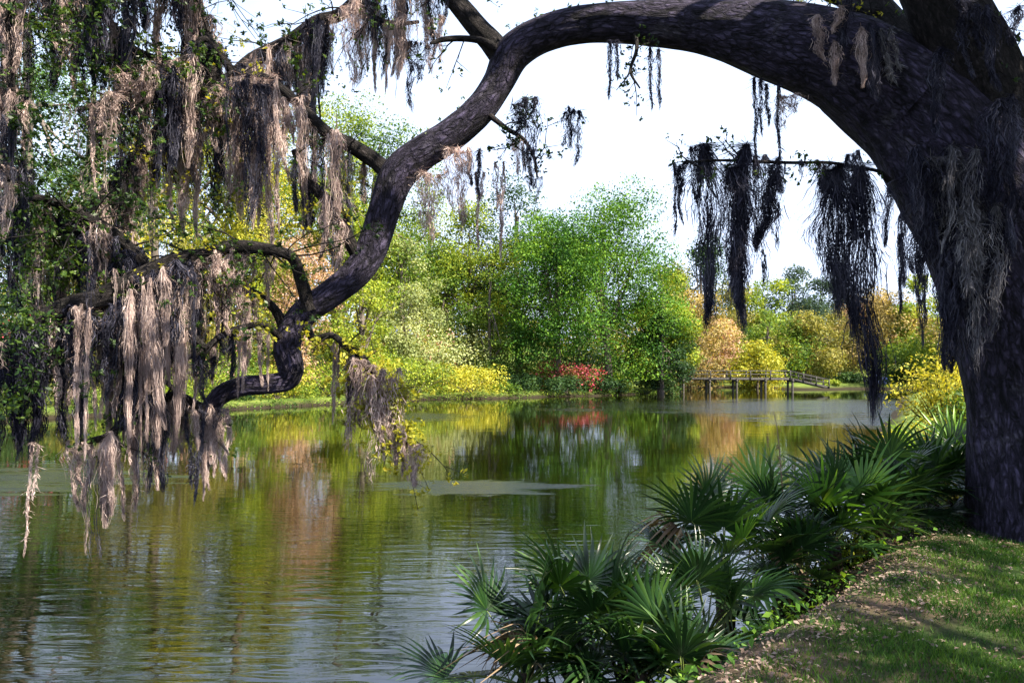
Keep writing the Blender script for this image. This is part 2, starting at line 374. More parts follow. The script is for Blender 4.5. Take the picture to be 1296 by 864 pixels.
MB().add(np.stack([X, Y, 0*X], -1).reshape(-1, 3), np.stack([idx[:-1, :-1], idx[:-1, 1:], idx[1:, 1:], idx[1:, :-1]], -1).reshape(-1, 4)).build('lake_water', M['water'])['kind'] = 'structure'

# ------------------------------------------------------------------ the old live oak
oak = tag(empty('live_oak_tree', (5.45, 8, 1.25)), 'huge old live oak on the right bank, its mossy limb arching over the lake', 'tree')
OO = np.array(oak.location)
def w3(pts):     # (px, py, d, r_px) -> world xyz + radius
    return np.array([[*P(a, b, d), r*d/F] for a, b, d, r in pts])
def opart(name, pts, parent, mat='bark2', sides=10, rough=.06, seed=1, n=None):
    w = smooth_path(w3(pts), n or max(10, len(pts)*5))
    if parent is oak:
        base = OO
    else:
        base = OO+np.array(parent.location)
    o = tube_obj(name, w[:, :3]-base+0*OO, np.maximum(w[:, 3], .003), M[mat], parent, sides, rough, seed)
    return o, w
# trunk with root flare, then the arch
TR = [(1352, 745, 8, 150), (1348, 700, 8, 122), (1340, 660, 8, 104), (1328, 600, 8, 90), (1318, 500, 8, 86), (1304, 400, 8, 92), (1275, 310, 8, 92), (1222, 222, 8.05, 84), (1160, 145, 8.1, 72), (1085, 88, 8.2, 60), (1050, 70, 8.25, 55)]
LMS = .93
LM = [(1150, 136, 8.1, 68), (1075, 82, 8.2, 58), (985, 52, 8.4, 47), (900, 36, 8.6, 35), (820, 30, 8.7, 29), (745, 30, 8.8, 25), (690, 42, 8.9, 24), (650, 66, 8.95, 25), (630, 105, 9, 21), (604, 142, 9, 21), (568, 172, 9, 22), (530, 196, 9, 23), (503, 222, 9, 24),
      (488, 262, 9, 21), (470, 315, 9, 19), (450, 346, 8.95, 18), (418, 372, 8.9, 17), (388, 393, 8.9, 17), (370, 415, 8.9, 17), (363, 440, 8.85, 17), (368, 466, 8.85, 16), (362, 481, 8.85, 13), (338, 486, 8.8, 12), (308, 489, 8.8, 12), (284, 497, 8.75, 12), (266, 514, 8.7, 10), (256, 530, 8.7, 7)]
trunk, wt = opart('trunk', TR, oak, 'bark', 48, .075, 3, 110)
LM = [(a, b, c, r*(LMS if 480 < a < 960 else 1)) for a, b, c, r in LM]
limb, wl = opart('limb', LM, oak, 'bark', 48, .085, 5, 340)
ORD = []          # moss hangs from these: key -> path
BR = {'arch': wl}
def branch(key, pts, rough=.09, name='branch', par=None, sides=9):
    o, w = opart(name, pts, par or limb, 'bark2', sides, rough, len(BR)+9)
    BR[key] = w
    return o
branch('upright', [(1262, 240, 8.0, 62), (1250, 150, 7.9, 56), (1225, 70, 7.8, 50), (1195, 10, 7.7, 44), (1165, -60, 7.6, 38), (1150, -130, 7.5, 30)], name='limb', par=oak, sides=28)
branch('rightlimb', [(1290, 280, 8.0, 66), (1330, 180, 7.8, 50), (1350, 60, 7.7, 42), (1380, -80, 7.6, 34), (1420, -240, 7.4, 24)], name='limb', par=oak, sides=24)
branch('backlimb', [(1225, 205, 8.1, 50), (1160, 90, 8.6, 32), (1110, 20, 9.2, 24), (1060, -40, 9.8, 20), (980, -90, 10.4, 14)], name='limb', par=oak, sides=20)
branch('fork', [(640, 78, 8.95, 16), (622, 54, 9, 15), (604, 35, 9, 14), (583, 10, 9, 13), (562, -14, 9.05, 12), (530, -44, 9.1, 11), (490, -30, 9.3, 9), (452, 0, 9.4, 8)])
branch('diagonal', [(470, -18, 9.35, 8), (432, 18, 9.4, 8), (400, 27, 9.4, 7), (366, 52, 9.4, 8), (322, 76, 9.3, 10), (290, 104, 9.2, 11), (250, 130, 9.1, 11), (200, 170, 9, 10), (165, 212, 8.8, 9), (130, 250, 8.6, 8), (85, 292, 8.4, 6), (30, 340, 8.2, 5)])
branch('spur', [(632, 66, 8.9, 7), (612, 53, 8.8, 5), (588, 49, 8.7, 4), (562, 50, 8.6, 3.5), (545, 55, 8.5, 2)])
branch('shoulder', [(500, 226, 9, 14), (480, 208, 9, 10), (462, 195, 9, 10), (440, 182, 8.95, 9), (414, 168, 8.9, 8), (388, 142, 8.9, 7), (362, 117, 8.9, 6), (335, 98, 9, 5), (300, 92, 9, 4)])
branch('hook', [(458, 335, 9, 8), (442, 305, 8.9, 8), (428, 268, 8.9, 8), (402, 242, 8.9, 7), (384, 215, 8.9, 6), (372, 190, 8.9, 4)])
branch('darkbough', [(392, 392, 8.8, 9), (380, 352, 8.7, 8), (368, 325, 8.6, 7), (332, 315, 8.5, 8), (292, 313, 8.4, 9), (258, 324, 8.3, 10), (228, 328, 8.2, 11), (198, 342, 8.1, 12), (168, 356, 8, 13), (128, 377, 7.9, 13), (90, 387, 7.8, 13), (55, 405, 7.7, 12), (15, 440, 7.6, 10), (-40, 480, 7.5, 8)])
branch('arched', [(362, 422, 8.9, 8), (348, 392, 8.8, 6), (322, 371, 8.7, 5), (290, 360, 8.6, 5), (255, 355, 8.5, 5), (214, 358, 8.4, 4)])
branch('midfork', [(360, 432, 8.8, 6), (336, 412, 8.6, 4), (308, 414, 8.5, 4), (280, 425, 8.4, 4), (256, 444, 8.3, 4), (228, 456, 8.2, 2)])
branch('broken', [(262, 442, 8.3, 4), (240, 422, 8.3, 4), (214, 402, 8.3, 3)])
branch('low', [(262, 522, 8.7, 9), (245, 512, 8.6, 7), (224, 500, 8.5, 6), (206, 506, 8.4, 6), (188, 522, 8.3, 7), (160, 532, 8.2, 7), (136, 552, 8.1, 5), (100, 560, 8.0, 3)])
branch('lowtwig', [(226, 501, 8.5, 4), (212, 485, 8.5, 3), (194, 477, 8.5, 3), (170, 475, 8.5, 2)])
branch('hangtwig', [(384, 400, 8.9, 7), (396, 428, 8.8, 5), (420, 424, 8.7, 4), (440, 440, 8.6, 5), (458, 452, 8.6, 5), (474, 478, 8.6, 4), (486, 505, 8.6, 3), (505, 545, 8.6, 2), (528, 580, 8.6, 1.5)])
branch('rise', [(250, 140, 9.15, 10), (272, 100, 9.2, 8), (262, 52, 9.3, 9), (250, 8, 9.4, 8), (244, -60, 9.5, 7)])
branch('pale', [(268, 92, 9.2, 4), (210, 78, 9.2, 4), (168, 62, 9.2, 5), (146, 38, 9.2, 5), (126, 12, 9.3, 5), (100, -30, 9.4, 5)])
branch('elbow', [(300, 100, 9.2, 6), (262, 50, 9.1, 4), (236, 72, 9, 4), (212, 86, 8.9, 5), (188, 96, 8.8, 5), (150, 120, 8.7, 4), (100, 140, 8.6, 3)])
branch('edge', [(30, -60, 7.4, 9), (12, 20, 7.4, 8), (10, 90, 7.4, 7), (16, 160, 7.4, 5), (10, 230, 7.4, 3)])
branch('cross', [(190, 345, 8.2, 8), (150, 300, 8.1, 7), (100, 270, 8, 6), (40, 250, 7.9, 5), (-30, 260, 7.8, 5)])
branch('wire', [(1125, 228, 8.0, 4), (1112, 217, 7.95, 2.5), (1085, 212, 7.9, 2.2), (1050, 206, 7.8, 2), (1000, 206, 7.7, 2), (950, 204, 7.65, 2), (900, 203, 7.6, 1.6), (868, 206, 7.55, 1.2)])
branch('underspray', [(612, 140, 9, 4), (640, 162, 8.8, 3), (662, 176, 8.7, 2.5), (676, 200, 8.6, 2), (680, 225, 8.6, 1.2)])
branch('toptwig', [(800, 20, 8.7, 4), (806, 60, 8.5, 2.5), (798, 90, 8.4, 2), (810, 112, 8.4, 1)])
branch('topleft', [(450, -20, 9.3, 7), (472, 20, 9.2, 4), (500, 30, 9.1, 3), (530, 28, 9, 2)])
branch('topright', [(1110, 20, 9.0, 8), (1080, 10, 8.8, 6), (1040, -6, 8.7, 5), (1000, -20, 8.6, 4)])
branch('canopyleft', [(250, -60, 9.4, 9), (180, -70, 9.0, 9), (100, -60, 8.6, 8), (20, -50, 8.0, 8), (-60, -30, 7.6, 6)])

# twigs and leaf sprays on the branches
LF = {'oakleaf': [], 'oakyoung': []}
def spray(c, rad, n, kind, squash=.8, lsz=.045, g=R):
    """loose leaf spray: leaf tufts scattered round c"""
    k = max(2, n//14)
    cc = c+g.randn(k, 3)*np.array([rad, rad*.8, rad*squash])*.45
    p = cc[g.randint(0, k, n)]+g.randn(n, 3)*rad*.12
    v, f = leaves(p, lsz, .3, None, .5, g); LF[kind].append(v)
def fern_patch(i0, i1, n, sprd=.10):
    for q in range(n):
        w = wl[R.randint(int(i0*len(wl)), int(i1*len(wl)))]; th = R.uniform(-.9, .9)
        spray(w[:3]+np.array([math.sin(th)*w[3]*.35*1, math.sin(th)*w[3]*.6, math.cos(th)*w[3]*1.0]), sprd, 16, 'oakleaf', .4, .035)
fern_patch(.05, .45, 60); fern_patch(.55, .75, 26)
def twigs(key, t0, t1, count, length, kind, droop=.5, lv=26, side=None, lsz=.045, rough=.25):
    w = BR[key]; m = MB(); nn = len(w)
    for q in range(count):
        i = int((t0+(t1-t0)*R.rand())*(nn-1)); s = w[i, :3]
        d = R.randn(3)*np.array([1, .7, .6]); d[2] -= droop
        if side is not None: d += side
        d = unit(d); ln = length*(.5+R.rand())
        bend = R.randn(3)*rough; bend[2] -= droop*.6
        ts = np.linspace(0, 1, 7)[:, None]
        pth = s+d*ts*ln+bend*ln*ts**2+R.randn(7, 3)*.012*ln*(ts > 0)
        v, f = tube(pth-OO-np.array(limb.location), np.linspace(.010, .003, 7)*(.7+.6*R.rand()), 4); m.add(v, f)
        for e in range(3):                                 # side shoots
            b = pth[R.randint(2, 6)]; d2 = unit(d+R.randn(3)*.9); l2 = ln*.35*(.5+R.rand())
            p2 = b+d2*np.linspace(0, 1, 4)[:, None]*l2; v, f = tube(p2-OO, np.linspace(.005, .002, 4), 3); m.add(v, f)
            if lv: spray(p2[-1], .10+.06*R.rand(), lv//2, kind, lsz=lsz)
        if lv: spray(pth[-1], .12, lv, kind, lsz=lsz); spray(pth[4], .12, lv//2, kind, lsz=lsz)
    o = m.build('twig', M['bark2'], limb, True); o['kind'] = 'stuff'
for key, t0, t1, c, ln, kd, dr, lv in [
    ('diagonal', .0, 1, 42, .55, 'oakleaf', .3, 26), ('diagonal', .2, .9, 14, .7, 'oakyoung', .2, 22), ('rise', 0, .9, 14, .5, 'oakleaf', .2, 30), ('pale', 0, .9, 14, .5, 'oakleaf', .3, 30),
    ('elbow', .2, 1, 16, .5, 'oakleaf', .3, 30), ('darkbough', .15, 1, 40, .6, 'oakleaf', .2, 30), ('darkbough', .2, .6, 8, .6, 'oakyoung', .4, 24),
    ('cross', 0, 1, 30, .7, 'oakleaf', .3, 36), ('edge', 0, 1, 22, .5, 'oakleaf', .3, 40), ('arched', .3, 1, 8, .4, 'oakyoung', .3, 18),
    ('midfork', .3, 1, 6, .35, 'oakleaf', .3, 14), ('low', .1, 1, 8, .35, 'oakleaf', .2, 12), ('lowtwig', .2, 1, 3, .3, 'oakyoung', .3, 14),
    ('hangtwig', .45, 1, 20, .38, 'oakyoung', .8, 30), ('hangtwig', .1, .6, 8, .3, 'oakyoung', .3, 14), ('shoulder', .35, 1, 10, .4, 'oakleaf', .1, 14), ('hook', .4, 1, 7, .4, 'oakyoung', .2, 14),
    ('fork', .5, 1, 6, .45, 'oakleaf', .5, 12), ('topleft', .3, 1, 9, .45, 'oakleaf', .6, 12), ('wire', .3, 1, 14, .28, 'oakleaf', .2, 9), ('underspray', .2, 1, 9, .38, 'oakleaf', -.1, 22),
    ('toptwig', .3, 1, 5, .25, 'oakleaf', .3, 16), ('topright', 0, 1, 12, .45, 'oakyoung', .2, 12), ('canopyleft', 0, 1, 45, .8, 'oakleaf', .9, 36), ('spur', .4, 1, 3, .3, 'oakleaf', .4, 9),
    ('upright', .4, 1, 8, .7, 'oakleaf', .3, 16), ('rightlimb', .3, 1, 10, .7, 'oakleaf', .3, 16), ('backlimb', .3, 1, 10, .6, 'oakleaf', .2, 16), ('arch', .50, .62, 4, .3, 'oakleaf', -.4, 10)]:
    twigs(key, t0, t1, c, ln, kd, dr, lv)
# heavier leaf masses of the left side (px, py, d, radius m, leaves)
for a, b, d, r, c, kd in [(40, 70, 8, .75, 900, 'oakleaf'), (110, 40, 9, .7, 900, 'oakleaf'), (60, 170, 8.2, .7, 1100, 'oakleaf'), (110, 215, 8.4, .55, 800, 'oakleaf'), (20, 260, 7.8, .6, 1000, 'oakleaf'),
                          (130, 120, 9, .5, 700, 'oakleaf'), (30, 330, 7.7, .5, 800, 'oakleaf'), (25, 420, 7.4, .45, 800, 'oakleaf'), (85, 330, 8, .4, 450, 'oakleaf'), (20, 500, 7.3, .35, 500, 'oakleaf'), (215, 290, 8.8, .35, 260, 'oakleaf'), (290, 250, 9, .4, 260, 'oakleaf'), (290, 270, 9, .3, 160, 'oakyoung'),
                          (200, 235, 9, .35, 190, 'oakyoung'), (250, 205, 9.2, .35, 190, 'oakyoung'), (330, 255, 9.1, .35, 190, 'oakyoung'), (275, 300, 9, .3, 160, 'oakyoung'), (405, 300, 9.1, .3, 150, 'oakyoung'), (440, 240, 9.2, .3, 120, 'oakyoung'), (232, 425, 8.8, .28, 140, 'oakyoung'), (325, 450, 8.9, .28, 150, 'oakyoung'), (160, 330, 8.6, .3, 130, 'oakyoung'), (190, 490, 8.6, .22, 90, 'oakyoung'), (360, 340, 9.1, .25, 100, 'oakyoung'), (240, 80, 9.5, .35, 120, 'oakyoung'),
                          (446, 446, 8.6, .18, 286, 'oakyoung'), (478, 470, 8.6, .22, 440, 'oakyoung'), (505, 500, 8.5, .24, 528, 'oakyoung'), (462, 520, 8.5, .2, 330, 'oakyoung'), (512, 545, 8.5, .22, 484, 'oakyoung'), (528, 575, 8.5, .13, 90, 'oakyoung'), (430, 500, 8.6, .14, 70, 'oakyoung'),
                          (150, 270, 8.8, .4, 360, 'oakleaf'), (-30, 150, 7.8, .6, 700, 'oakleaf')]:
    spray(P(a, b, d), r, c, kd, .9, .05)

# crown overhead, above the picture: it throws the shade and the dapples on the bank
g = np.random.RandomState(5)
cl = []
while len(cl) < 230:
    x, y = g.uniform(-6, 15), g.uniform(-7, 17); z = 8.3+.16*abs(x-5)*0+g.rand()*3.2+max(0, y)*.46-2.2
    z = max(z, 3.6+max(y, 0)*.50+.9)
    if y < 0: z = g.uniform(7, 10)
    dens = 1.0 if x > 0 else .33
    if x < 1.5: dens = .22
    if x < -1: dens = .75
    if x < -4.5: dens = .2
    if 1 < x < 7 and 4 < y < 6: dens = .6
    x0_, y0_ = x-.767*(z-2.5), y+.465*(z-2.5)                  # a gap in the crown that lets sun onto the low limb end
    if -5.6 < x0_ < -.2 and 6.6 < y0_ < 10.6: dens = .04
    if g.rand() > dens: continue
    cl.append((x, y, z))
cv = []
for x, y, z in cl:
    k = 150; r = g.uniform(.5, 1.15)
    p = np.array([x, y, z])+g.randn(k, 3)*np.array([r, r, r*.45])*.6
    v, f = leaves(p, .17, .5, None, .6, g); cv.append(v)
cv = np.concatenate(cv)-OO
MB().add(cv, np.arange(len(cv)).reshape(-1, 4)).build('crown', M['oakleaf'], oak)
m = MB()
for x, y, z in cl[::3]:
    a = np.array([5.6+g.randn()*.6, 8+g.randn()*.6, 7.6+g.rand()*1.5]); b = np.array([x, y, z]); mid = (a+b)/2+np.array([0, 0, .9]); 
    if (mid[2]-3)/max(mid[1], .1) < .5 or (a[2]-3)/a[1] < .49: a[2] = 8.2; mid[2] = max(mid[2], 3+.56*max(mid[1], 0))
    w = smooth_path([a, mid, b], 9); v, f = tube(w-OO, np.linspace(.10, .02, 9), 5, .08, 2); m.add(v, f)
o = m.build('branch', M['bark2'], oak, True); o['kind'] = 'stuff'
for kd, lst in LF.items():
    v = np.concatenate(lst)-OO
    MB().add(v, np.arange(len(v)).reshape(-1, 4)).build('foliage', M[kd], oak)

# ------------------------------------------------------------------ spanish moss
def moss_mesh(Lm, Wd, ns, seed, mat, ropes=5, curl=.02, rib=.0045, seg=11, taper=1.0, fuzz=.16, smax=.42, wisps=.14):
    g = np.random.RandomState(seed); m = MB(); t = np.linspace(0, 1, seg+1)
    rx = (np.linspace(-.5, .5, ropes) if ropes > 1 else np.zeros(1))*Wd*.8+g.randn(ropes)*Wd*.07; rl = (.35+.65*g.rand(ropes))*Lm; rl[g.randint(ropes)] = Lm
    ry = g.uniform(-.3, .3, ropes)*Wd
    ph = g.rand(ropes, 5)*6.28; wide = Wd*fuzz*(.55+.9*g.rand(ropes))
    which = g.randint(0, ropes, ns); Rl = rl[which][:, None]; W1 = ph[which]
    strand0 = np.where(g.rand(ns) < .25, 0, g.rand(ns)**.9*.86)[:, None]
    sl = np.minimum(1-strand0, .06+smax*g.rand(ns, 1)**1.3)*Rl
    T = strand0*Rl+t[None]*sl; TT = np.clip(T/Rl, 0, 1.2)
    drift = Wd*.16*np.sin(TT*2.6+W1[:, :1])*TT+Wd*.05*np.sin(TT*11+W1[:, 1:2])
    cx = rx[which][:, None]*(1-taper*.55*TT)+drift
    cy = ry[which][:, None]*(1-taper*.55*TT)+Wd*.12*np.sin(TT*3.1+W1[:, 2:3])*TT
    lump = 1+.35*np.sin(TT*13+W1[:, 3:4])*np.sin(TT*5.3+W1[:, 4:5])
    spread = wide[which][:, None]*(1.15-.95*np.clip(TT, 0, 1)**1.6)*lump
    ox, oy = g.randn(ns, 1), g.randn(ns, 1)
    spread = spread*(.16+.84*np.minimum(1, TT*5)); cx0 = g.rand(ropes)[which][:, None]*.09*Lm
    pull = (.75+.35*t)[None]
    p1, p2 = g.rand(ns, 1)*6.28, g.rand(ns, 1)*6.28; f1 = g.uniform(28, 80, (ns, 1)); am = curl*.42*(.3+g.rand(ns, 1))
    out = (g.rand(ns, 1) < .18)*g.randn(ns, 1)*spread*.8*np.sin(t*2.2)[None]            # stray tendrils
    ws = g.rand(ns, 1) < wisps; wl = g.uniform(.03, .11, (ns, 1)); wd_ = g.randn(ns, 3)*np.array([1, 1, .5])-np.array([0, 0, .7]); wd_ = unit(wd_)*wl
    T = np.where(ws, strand0*Rl+0*T, T); wx, wy, wz = [np.where(ws, wd_[:, i:i+1]*t[None], 0) for i in range(3)]
    x = cx+ox*spread*pull+am*np.sin(T*f1+p1)+out+wx+ws*ox*spread*.35
    y = cy+oy*spread*pull+am*np.cos(T*f1*.9+p2)+wy+ws*oy*spread*.35
    z = wz-T-cx0*(1-TT)+.03*Lm+am*.6*np.sin(T*f1*1.3+p2)
    c = np.stack([x, y, z], -1)
    ang = g.rand(ns, 1)*PI+t[None]*g.randn(ns, 1)*2.6
    w = rib*(.4+1.0*g.rand(ns, 1)**1.5)*np.minimum(1, 1.3*(1-t[None]**2))+.0005
    d = np.stack([np.cos(ang), np.sin(ang), 0*ang], -1)*w[..., None]
    v = np.stack([c-d, c+d], 2).reshape(-1, 3)
    base = (np.arange(ns)*(seg+1)*2)[:, None]; j = (np.arange(seg)*2)[None]
    f = np.stack([base+j, base+j+1, base+j+3, base+j+2], -1).reshape(-1, 4)
    m.add(v, f); return m.mesh('spanish_moss', mat)
PROTO = {'l': [], 'd': []}
for kd, mt in (('l', 'moss'), ('d', 'moss_d')):
    for q in range(9):
        PROTO[kd].append(moss_mesh(1, .24, [460, 620, 760][q % 3], 100+q+(50 if kd == 'd' else 0), M[mt], [1, 2, 4][q % 3], .02, .0025, 9, 1., [.2, .14, .09][q % 3]))
TUFT = {k: [moss_mesh(.45, .30, 560, 300+q, M[mt], 5, .02, .0024, 7, 1., .09) for q in range(3)] for k, mt in (('l', 'moss'), ('d', 'moss_d'))}
BUILT = []
def moss(pt, length, width, kd, host, big=None, tilt=None):
    g = R
    if big: me = big; sc = (1, 1, 1)
    elif length < .3: me = TUFT[kd][g.randint(3)]; sc = (width/.3, width/.3, length/.45)
    else: me = PROTO[kd][g.randint(9)]; sc = (width/.24, width/.24, length)
    o = link('spanish_moss', me, None, pt); o.scale = sc
    tl = tilt if tilt is not None else g.randn()*.04
    o.rotation_euler = (g.randn()*.03, tl, 0 if big else g.rand()*6.28 if tilt is None else g.rand()*.6)
    px = 648+pt[0]/pt[1]*F
    BUILT.append((host, px, o, length, kd)); return o
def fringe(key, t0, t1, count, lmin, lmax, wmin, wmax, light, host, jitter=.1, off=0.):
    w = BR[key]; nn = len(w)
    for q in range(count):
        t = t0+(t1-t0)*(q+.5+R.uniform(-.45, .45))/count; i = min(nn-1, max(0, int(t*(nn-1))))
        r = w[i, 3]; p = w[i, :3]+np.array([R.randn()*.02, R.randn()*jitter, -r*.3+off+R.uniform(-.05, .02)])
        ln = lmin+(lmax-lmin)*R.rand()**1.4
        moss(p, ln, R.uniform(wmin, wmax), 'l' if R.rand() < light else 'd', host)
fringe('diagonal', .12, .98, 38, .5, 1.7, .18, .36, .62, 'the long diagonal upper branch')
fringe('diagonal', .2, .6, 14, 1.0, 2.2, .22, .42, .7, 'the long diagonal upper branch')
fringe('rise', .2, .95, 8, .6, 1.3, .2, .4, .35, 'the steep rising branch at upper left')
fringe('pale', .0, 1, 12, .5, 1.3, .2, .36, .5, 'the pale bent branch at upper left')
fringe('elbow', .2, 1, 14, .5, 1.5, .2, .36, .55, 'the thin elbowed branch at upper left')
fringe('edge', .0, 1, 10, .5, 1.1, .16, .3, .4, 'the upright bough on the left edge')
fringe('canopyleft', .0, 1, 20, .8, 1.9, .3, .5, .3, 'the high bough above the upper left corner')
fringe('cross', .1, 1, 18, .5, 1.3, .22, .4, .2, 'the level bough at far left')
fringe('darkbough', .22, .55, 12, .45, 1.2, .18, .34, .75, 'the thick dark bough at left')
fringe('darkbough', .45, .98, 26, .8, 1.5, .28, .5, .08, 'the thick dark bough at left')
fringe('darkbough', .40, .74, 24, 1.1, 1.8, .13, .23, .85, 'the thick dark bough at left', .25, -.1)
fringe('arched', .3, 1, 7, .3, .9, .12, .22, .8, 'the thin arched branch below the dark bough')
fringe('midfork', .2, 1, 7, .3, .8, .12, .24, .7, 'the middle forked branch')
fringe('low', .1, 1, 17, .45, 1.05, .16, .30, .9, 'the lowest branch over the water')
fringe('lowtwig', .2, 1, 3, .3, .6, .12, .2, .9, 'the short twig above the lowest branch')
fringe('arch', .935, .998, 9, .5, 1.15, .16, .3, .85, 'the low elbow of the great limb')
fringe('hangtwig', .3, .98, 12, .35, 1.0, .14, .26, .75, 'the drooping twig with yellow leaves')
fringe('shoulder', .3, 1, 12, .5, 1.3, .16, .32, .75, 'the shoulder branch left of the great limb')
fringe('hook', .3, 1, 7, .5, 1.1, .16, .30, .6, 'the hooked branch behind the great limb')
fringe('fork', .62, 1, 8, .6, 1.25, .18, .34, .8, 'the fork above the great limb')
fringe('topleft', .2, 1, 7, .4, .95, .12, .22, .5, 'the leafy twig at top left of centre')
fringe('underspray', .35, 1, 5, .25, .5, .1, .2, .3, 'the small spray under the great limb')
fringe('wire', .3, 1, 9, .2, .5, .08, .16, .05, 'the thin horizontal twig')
# moss coat on the trunk side
for q, (a, b, ln, wd, kd) in enumerate([(1122, 240, .55, .16, 'd'), (1135, 265, .75, .18, 'd'), (1152, 290, .8, .2, 'd'), (1170, 315, .95, .2, 'd'), (1188, 335, 1.0, .22, 'd'), (1205, 350, .8, .26, 'd'), (1200, 250, 1.5, .42, 'd'),
                                        (1215, 300, 1.3, .4, 'd'), (1235, 300, 1.35, .38, 'd'), (1248, 280, 1.0, .3, 'd'), (1240, 230, 1.4, .4, 'd'), (1180, 200, 1.0, .4, 'd'), (1275, 240, 1.2, .34, 'd'), (1150, 190, .8, .35, 'd'), (1210, 190, 1.2, .45, 'd')]):
    moss(P(a, b, 7.25+.03*(q % 4)), ln, wd, kd, 'the trunk side of the great limb')
for a, b, ln, wd, kd in [(1262, 10, .8, .3, 'd'), (1230, 0, .7, .4, 'd'), (1280, 120, .7, .3, 'd'), (1255, 120, 1.0, .4, 'd'), (1200, 60, .8, .3, 'd'), (1292, 200, .9, .25, 'd')]:
    moss(P(a, b, 7.0), ln, wd, kd, 'the upright limb in the upper right corner')
for a, b, ln, wd, kd in [(1108, 30, .75, .22, 'd'), (1085, 35, .6, .2, 'l'), (1050, 10, .5, .25, 'l'), (1060, 50, .45, .2, 'l'), (1075, -10, .6, .25, 'd')]:
    moss(P(a, b, 7.55), ln, wd, kd, 'the great limb beside the sky gap')

BIG = []
def big(a, b, d, Lpx, Wpx, label, seed, ns=520, ropes=5, kd='moss_d', taper=1.0, fuzz=.16, tilt=.0):
    me = moss_mesh(Lpx*d/F, Wpx*d/F, int(ns*2.9), seed, M[kd], ropes, .02, .0032, 8, taper, fuzz if fuzz != .16 else .12, .20, .45)
    o = link('spanish_moss', me, None, P(a, b, d)); o.rotation_euler = (0, tilt, 0)
    tag(o, label, 'spanish moss', 'spanish moss hanging from the oak'); return o
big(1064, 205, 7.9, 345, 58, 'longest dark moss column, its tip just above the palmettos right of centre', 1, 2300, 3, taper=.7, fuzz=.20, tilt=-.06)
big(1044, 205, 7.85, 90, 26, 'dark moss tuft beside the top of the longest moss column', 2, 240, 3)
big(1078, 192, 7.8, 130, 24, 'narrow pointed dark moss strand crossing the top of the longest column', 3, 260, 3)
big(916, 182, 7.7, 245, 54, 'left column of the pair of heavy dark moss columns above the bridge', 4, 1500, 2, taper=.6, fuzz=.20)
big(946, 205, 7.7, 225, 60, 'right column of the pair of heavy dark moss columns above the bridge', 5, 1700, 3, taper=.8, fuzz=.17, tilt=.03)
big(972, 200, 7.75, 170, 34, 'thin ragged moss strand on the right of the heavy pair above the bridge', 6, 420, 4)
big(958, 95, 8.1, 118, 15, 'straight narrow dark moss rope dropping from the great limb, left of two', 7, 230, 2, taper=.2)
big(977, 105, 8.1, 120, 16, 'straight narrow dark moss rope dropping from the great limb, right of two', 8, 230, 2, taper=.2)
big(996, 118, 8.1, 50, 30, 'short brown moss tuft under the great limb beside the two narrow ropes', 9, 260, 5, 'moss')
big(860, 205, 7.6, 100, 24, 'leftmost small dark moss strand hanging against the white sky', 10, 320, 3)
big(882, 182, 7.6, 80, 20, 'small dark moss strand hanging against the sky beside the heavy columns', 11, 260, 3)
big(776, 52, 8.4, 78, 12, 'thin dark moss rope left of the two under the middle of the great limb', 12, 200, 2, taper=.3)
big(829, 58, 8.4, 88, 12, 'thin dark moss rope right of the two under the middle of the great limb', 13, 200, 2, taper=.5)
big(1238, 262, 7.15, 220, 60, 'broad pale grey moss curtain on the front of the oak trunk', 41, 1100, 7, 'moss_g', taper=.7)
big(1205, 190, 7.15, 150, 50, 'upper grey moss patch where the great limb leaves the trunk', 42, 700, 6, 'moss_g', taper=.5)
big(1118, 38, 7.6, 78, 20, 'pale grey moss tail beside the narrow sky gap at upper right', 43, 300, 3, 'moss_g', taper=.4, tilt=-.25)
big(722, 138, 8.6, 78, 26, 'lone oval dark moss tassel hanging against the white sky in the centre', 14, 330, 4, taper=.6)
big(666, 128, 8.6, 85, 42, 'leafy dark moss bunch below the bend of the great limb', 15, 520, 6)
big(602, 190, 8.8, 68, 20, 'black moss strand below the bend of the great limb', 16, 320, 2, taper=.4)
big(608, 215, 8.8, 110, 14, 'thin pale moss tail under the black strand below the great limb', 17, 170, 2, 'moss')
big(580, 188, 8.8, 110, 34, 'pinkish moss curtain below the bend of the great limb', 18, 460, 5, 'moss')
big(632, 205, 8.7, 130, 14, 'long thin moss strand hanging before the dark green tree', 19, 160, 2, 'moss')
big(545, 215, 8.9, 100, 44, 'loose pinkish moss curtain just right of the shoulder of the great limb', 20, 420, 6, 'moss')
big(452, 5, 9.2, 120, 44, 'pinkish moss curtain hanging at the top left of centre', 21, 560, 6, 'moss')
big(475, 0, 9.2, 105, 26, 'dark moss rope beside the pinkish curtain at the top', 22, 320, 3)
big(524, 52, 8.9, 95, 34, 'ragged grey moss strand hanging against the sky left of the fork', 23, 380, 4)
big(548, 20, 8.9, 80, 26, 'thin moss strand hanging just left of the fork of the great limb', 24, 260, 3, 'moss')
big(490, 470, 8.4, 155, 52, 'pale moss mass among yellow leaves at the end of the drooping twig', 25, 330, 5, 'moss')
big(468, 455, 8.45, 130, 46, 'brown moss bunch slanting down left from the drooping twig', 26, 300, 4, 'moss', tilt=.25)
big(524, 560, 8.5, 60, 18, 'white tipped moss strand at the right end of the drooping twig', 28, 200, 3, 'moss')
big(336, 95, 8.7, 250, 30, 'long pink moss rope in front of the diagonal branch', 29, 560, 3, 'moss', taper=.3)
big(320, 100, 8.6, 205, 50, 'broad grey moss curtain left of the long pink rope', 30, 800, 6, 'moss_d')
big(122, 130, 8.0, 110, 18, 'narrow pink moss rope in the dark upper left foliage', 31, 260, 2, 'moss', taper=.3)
big(245, 520, 8.5, 125, 22, 'dark moss strand ending in a point above the water at left', 32, 300, 3)
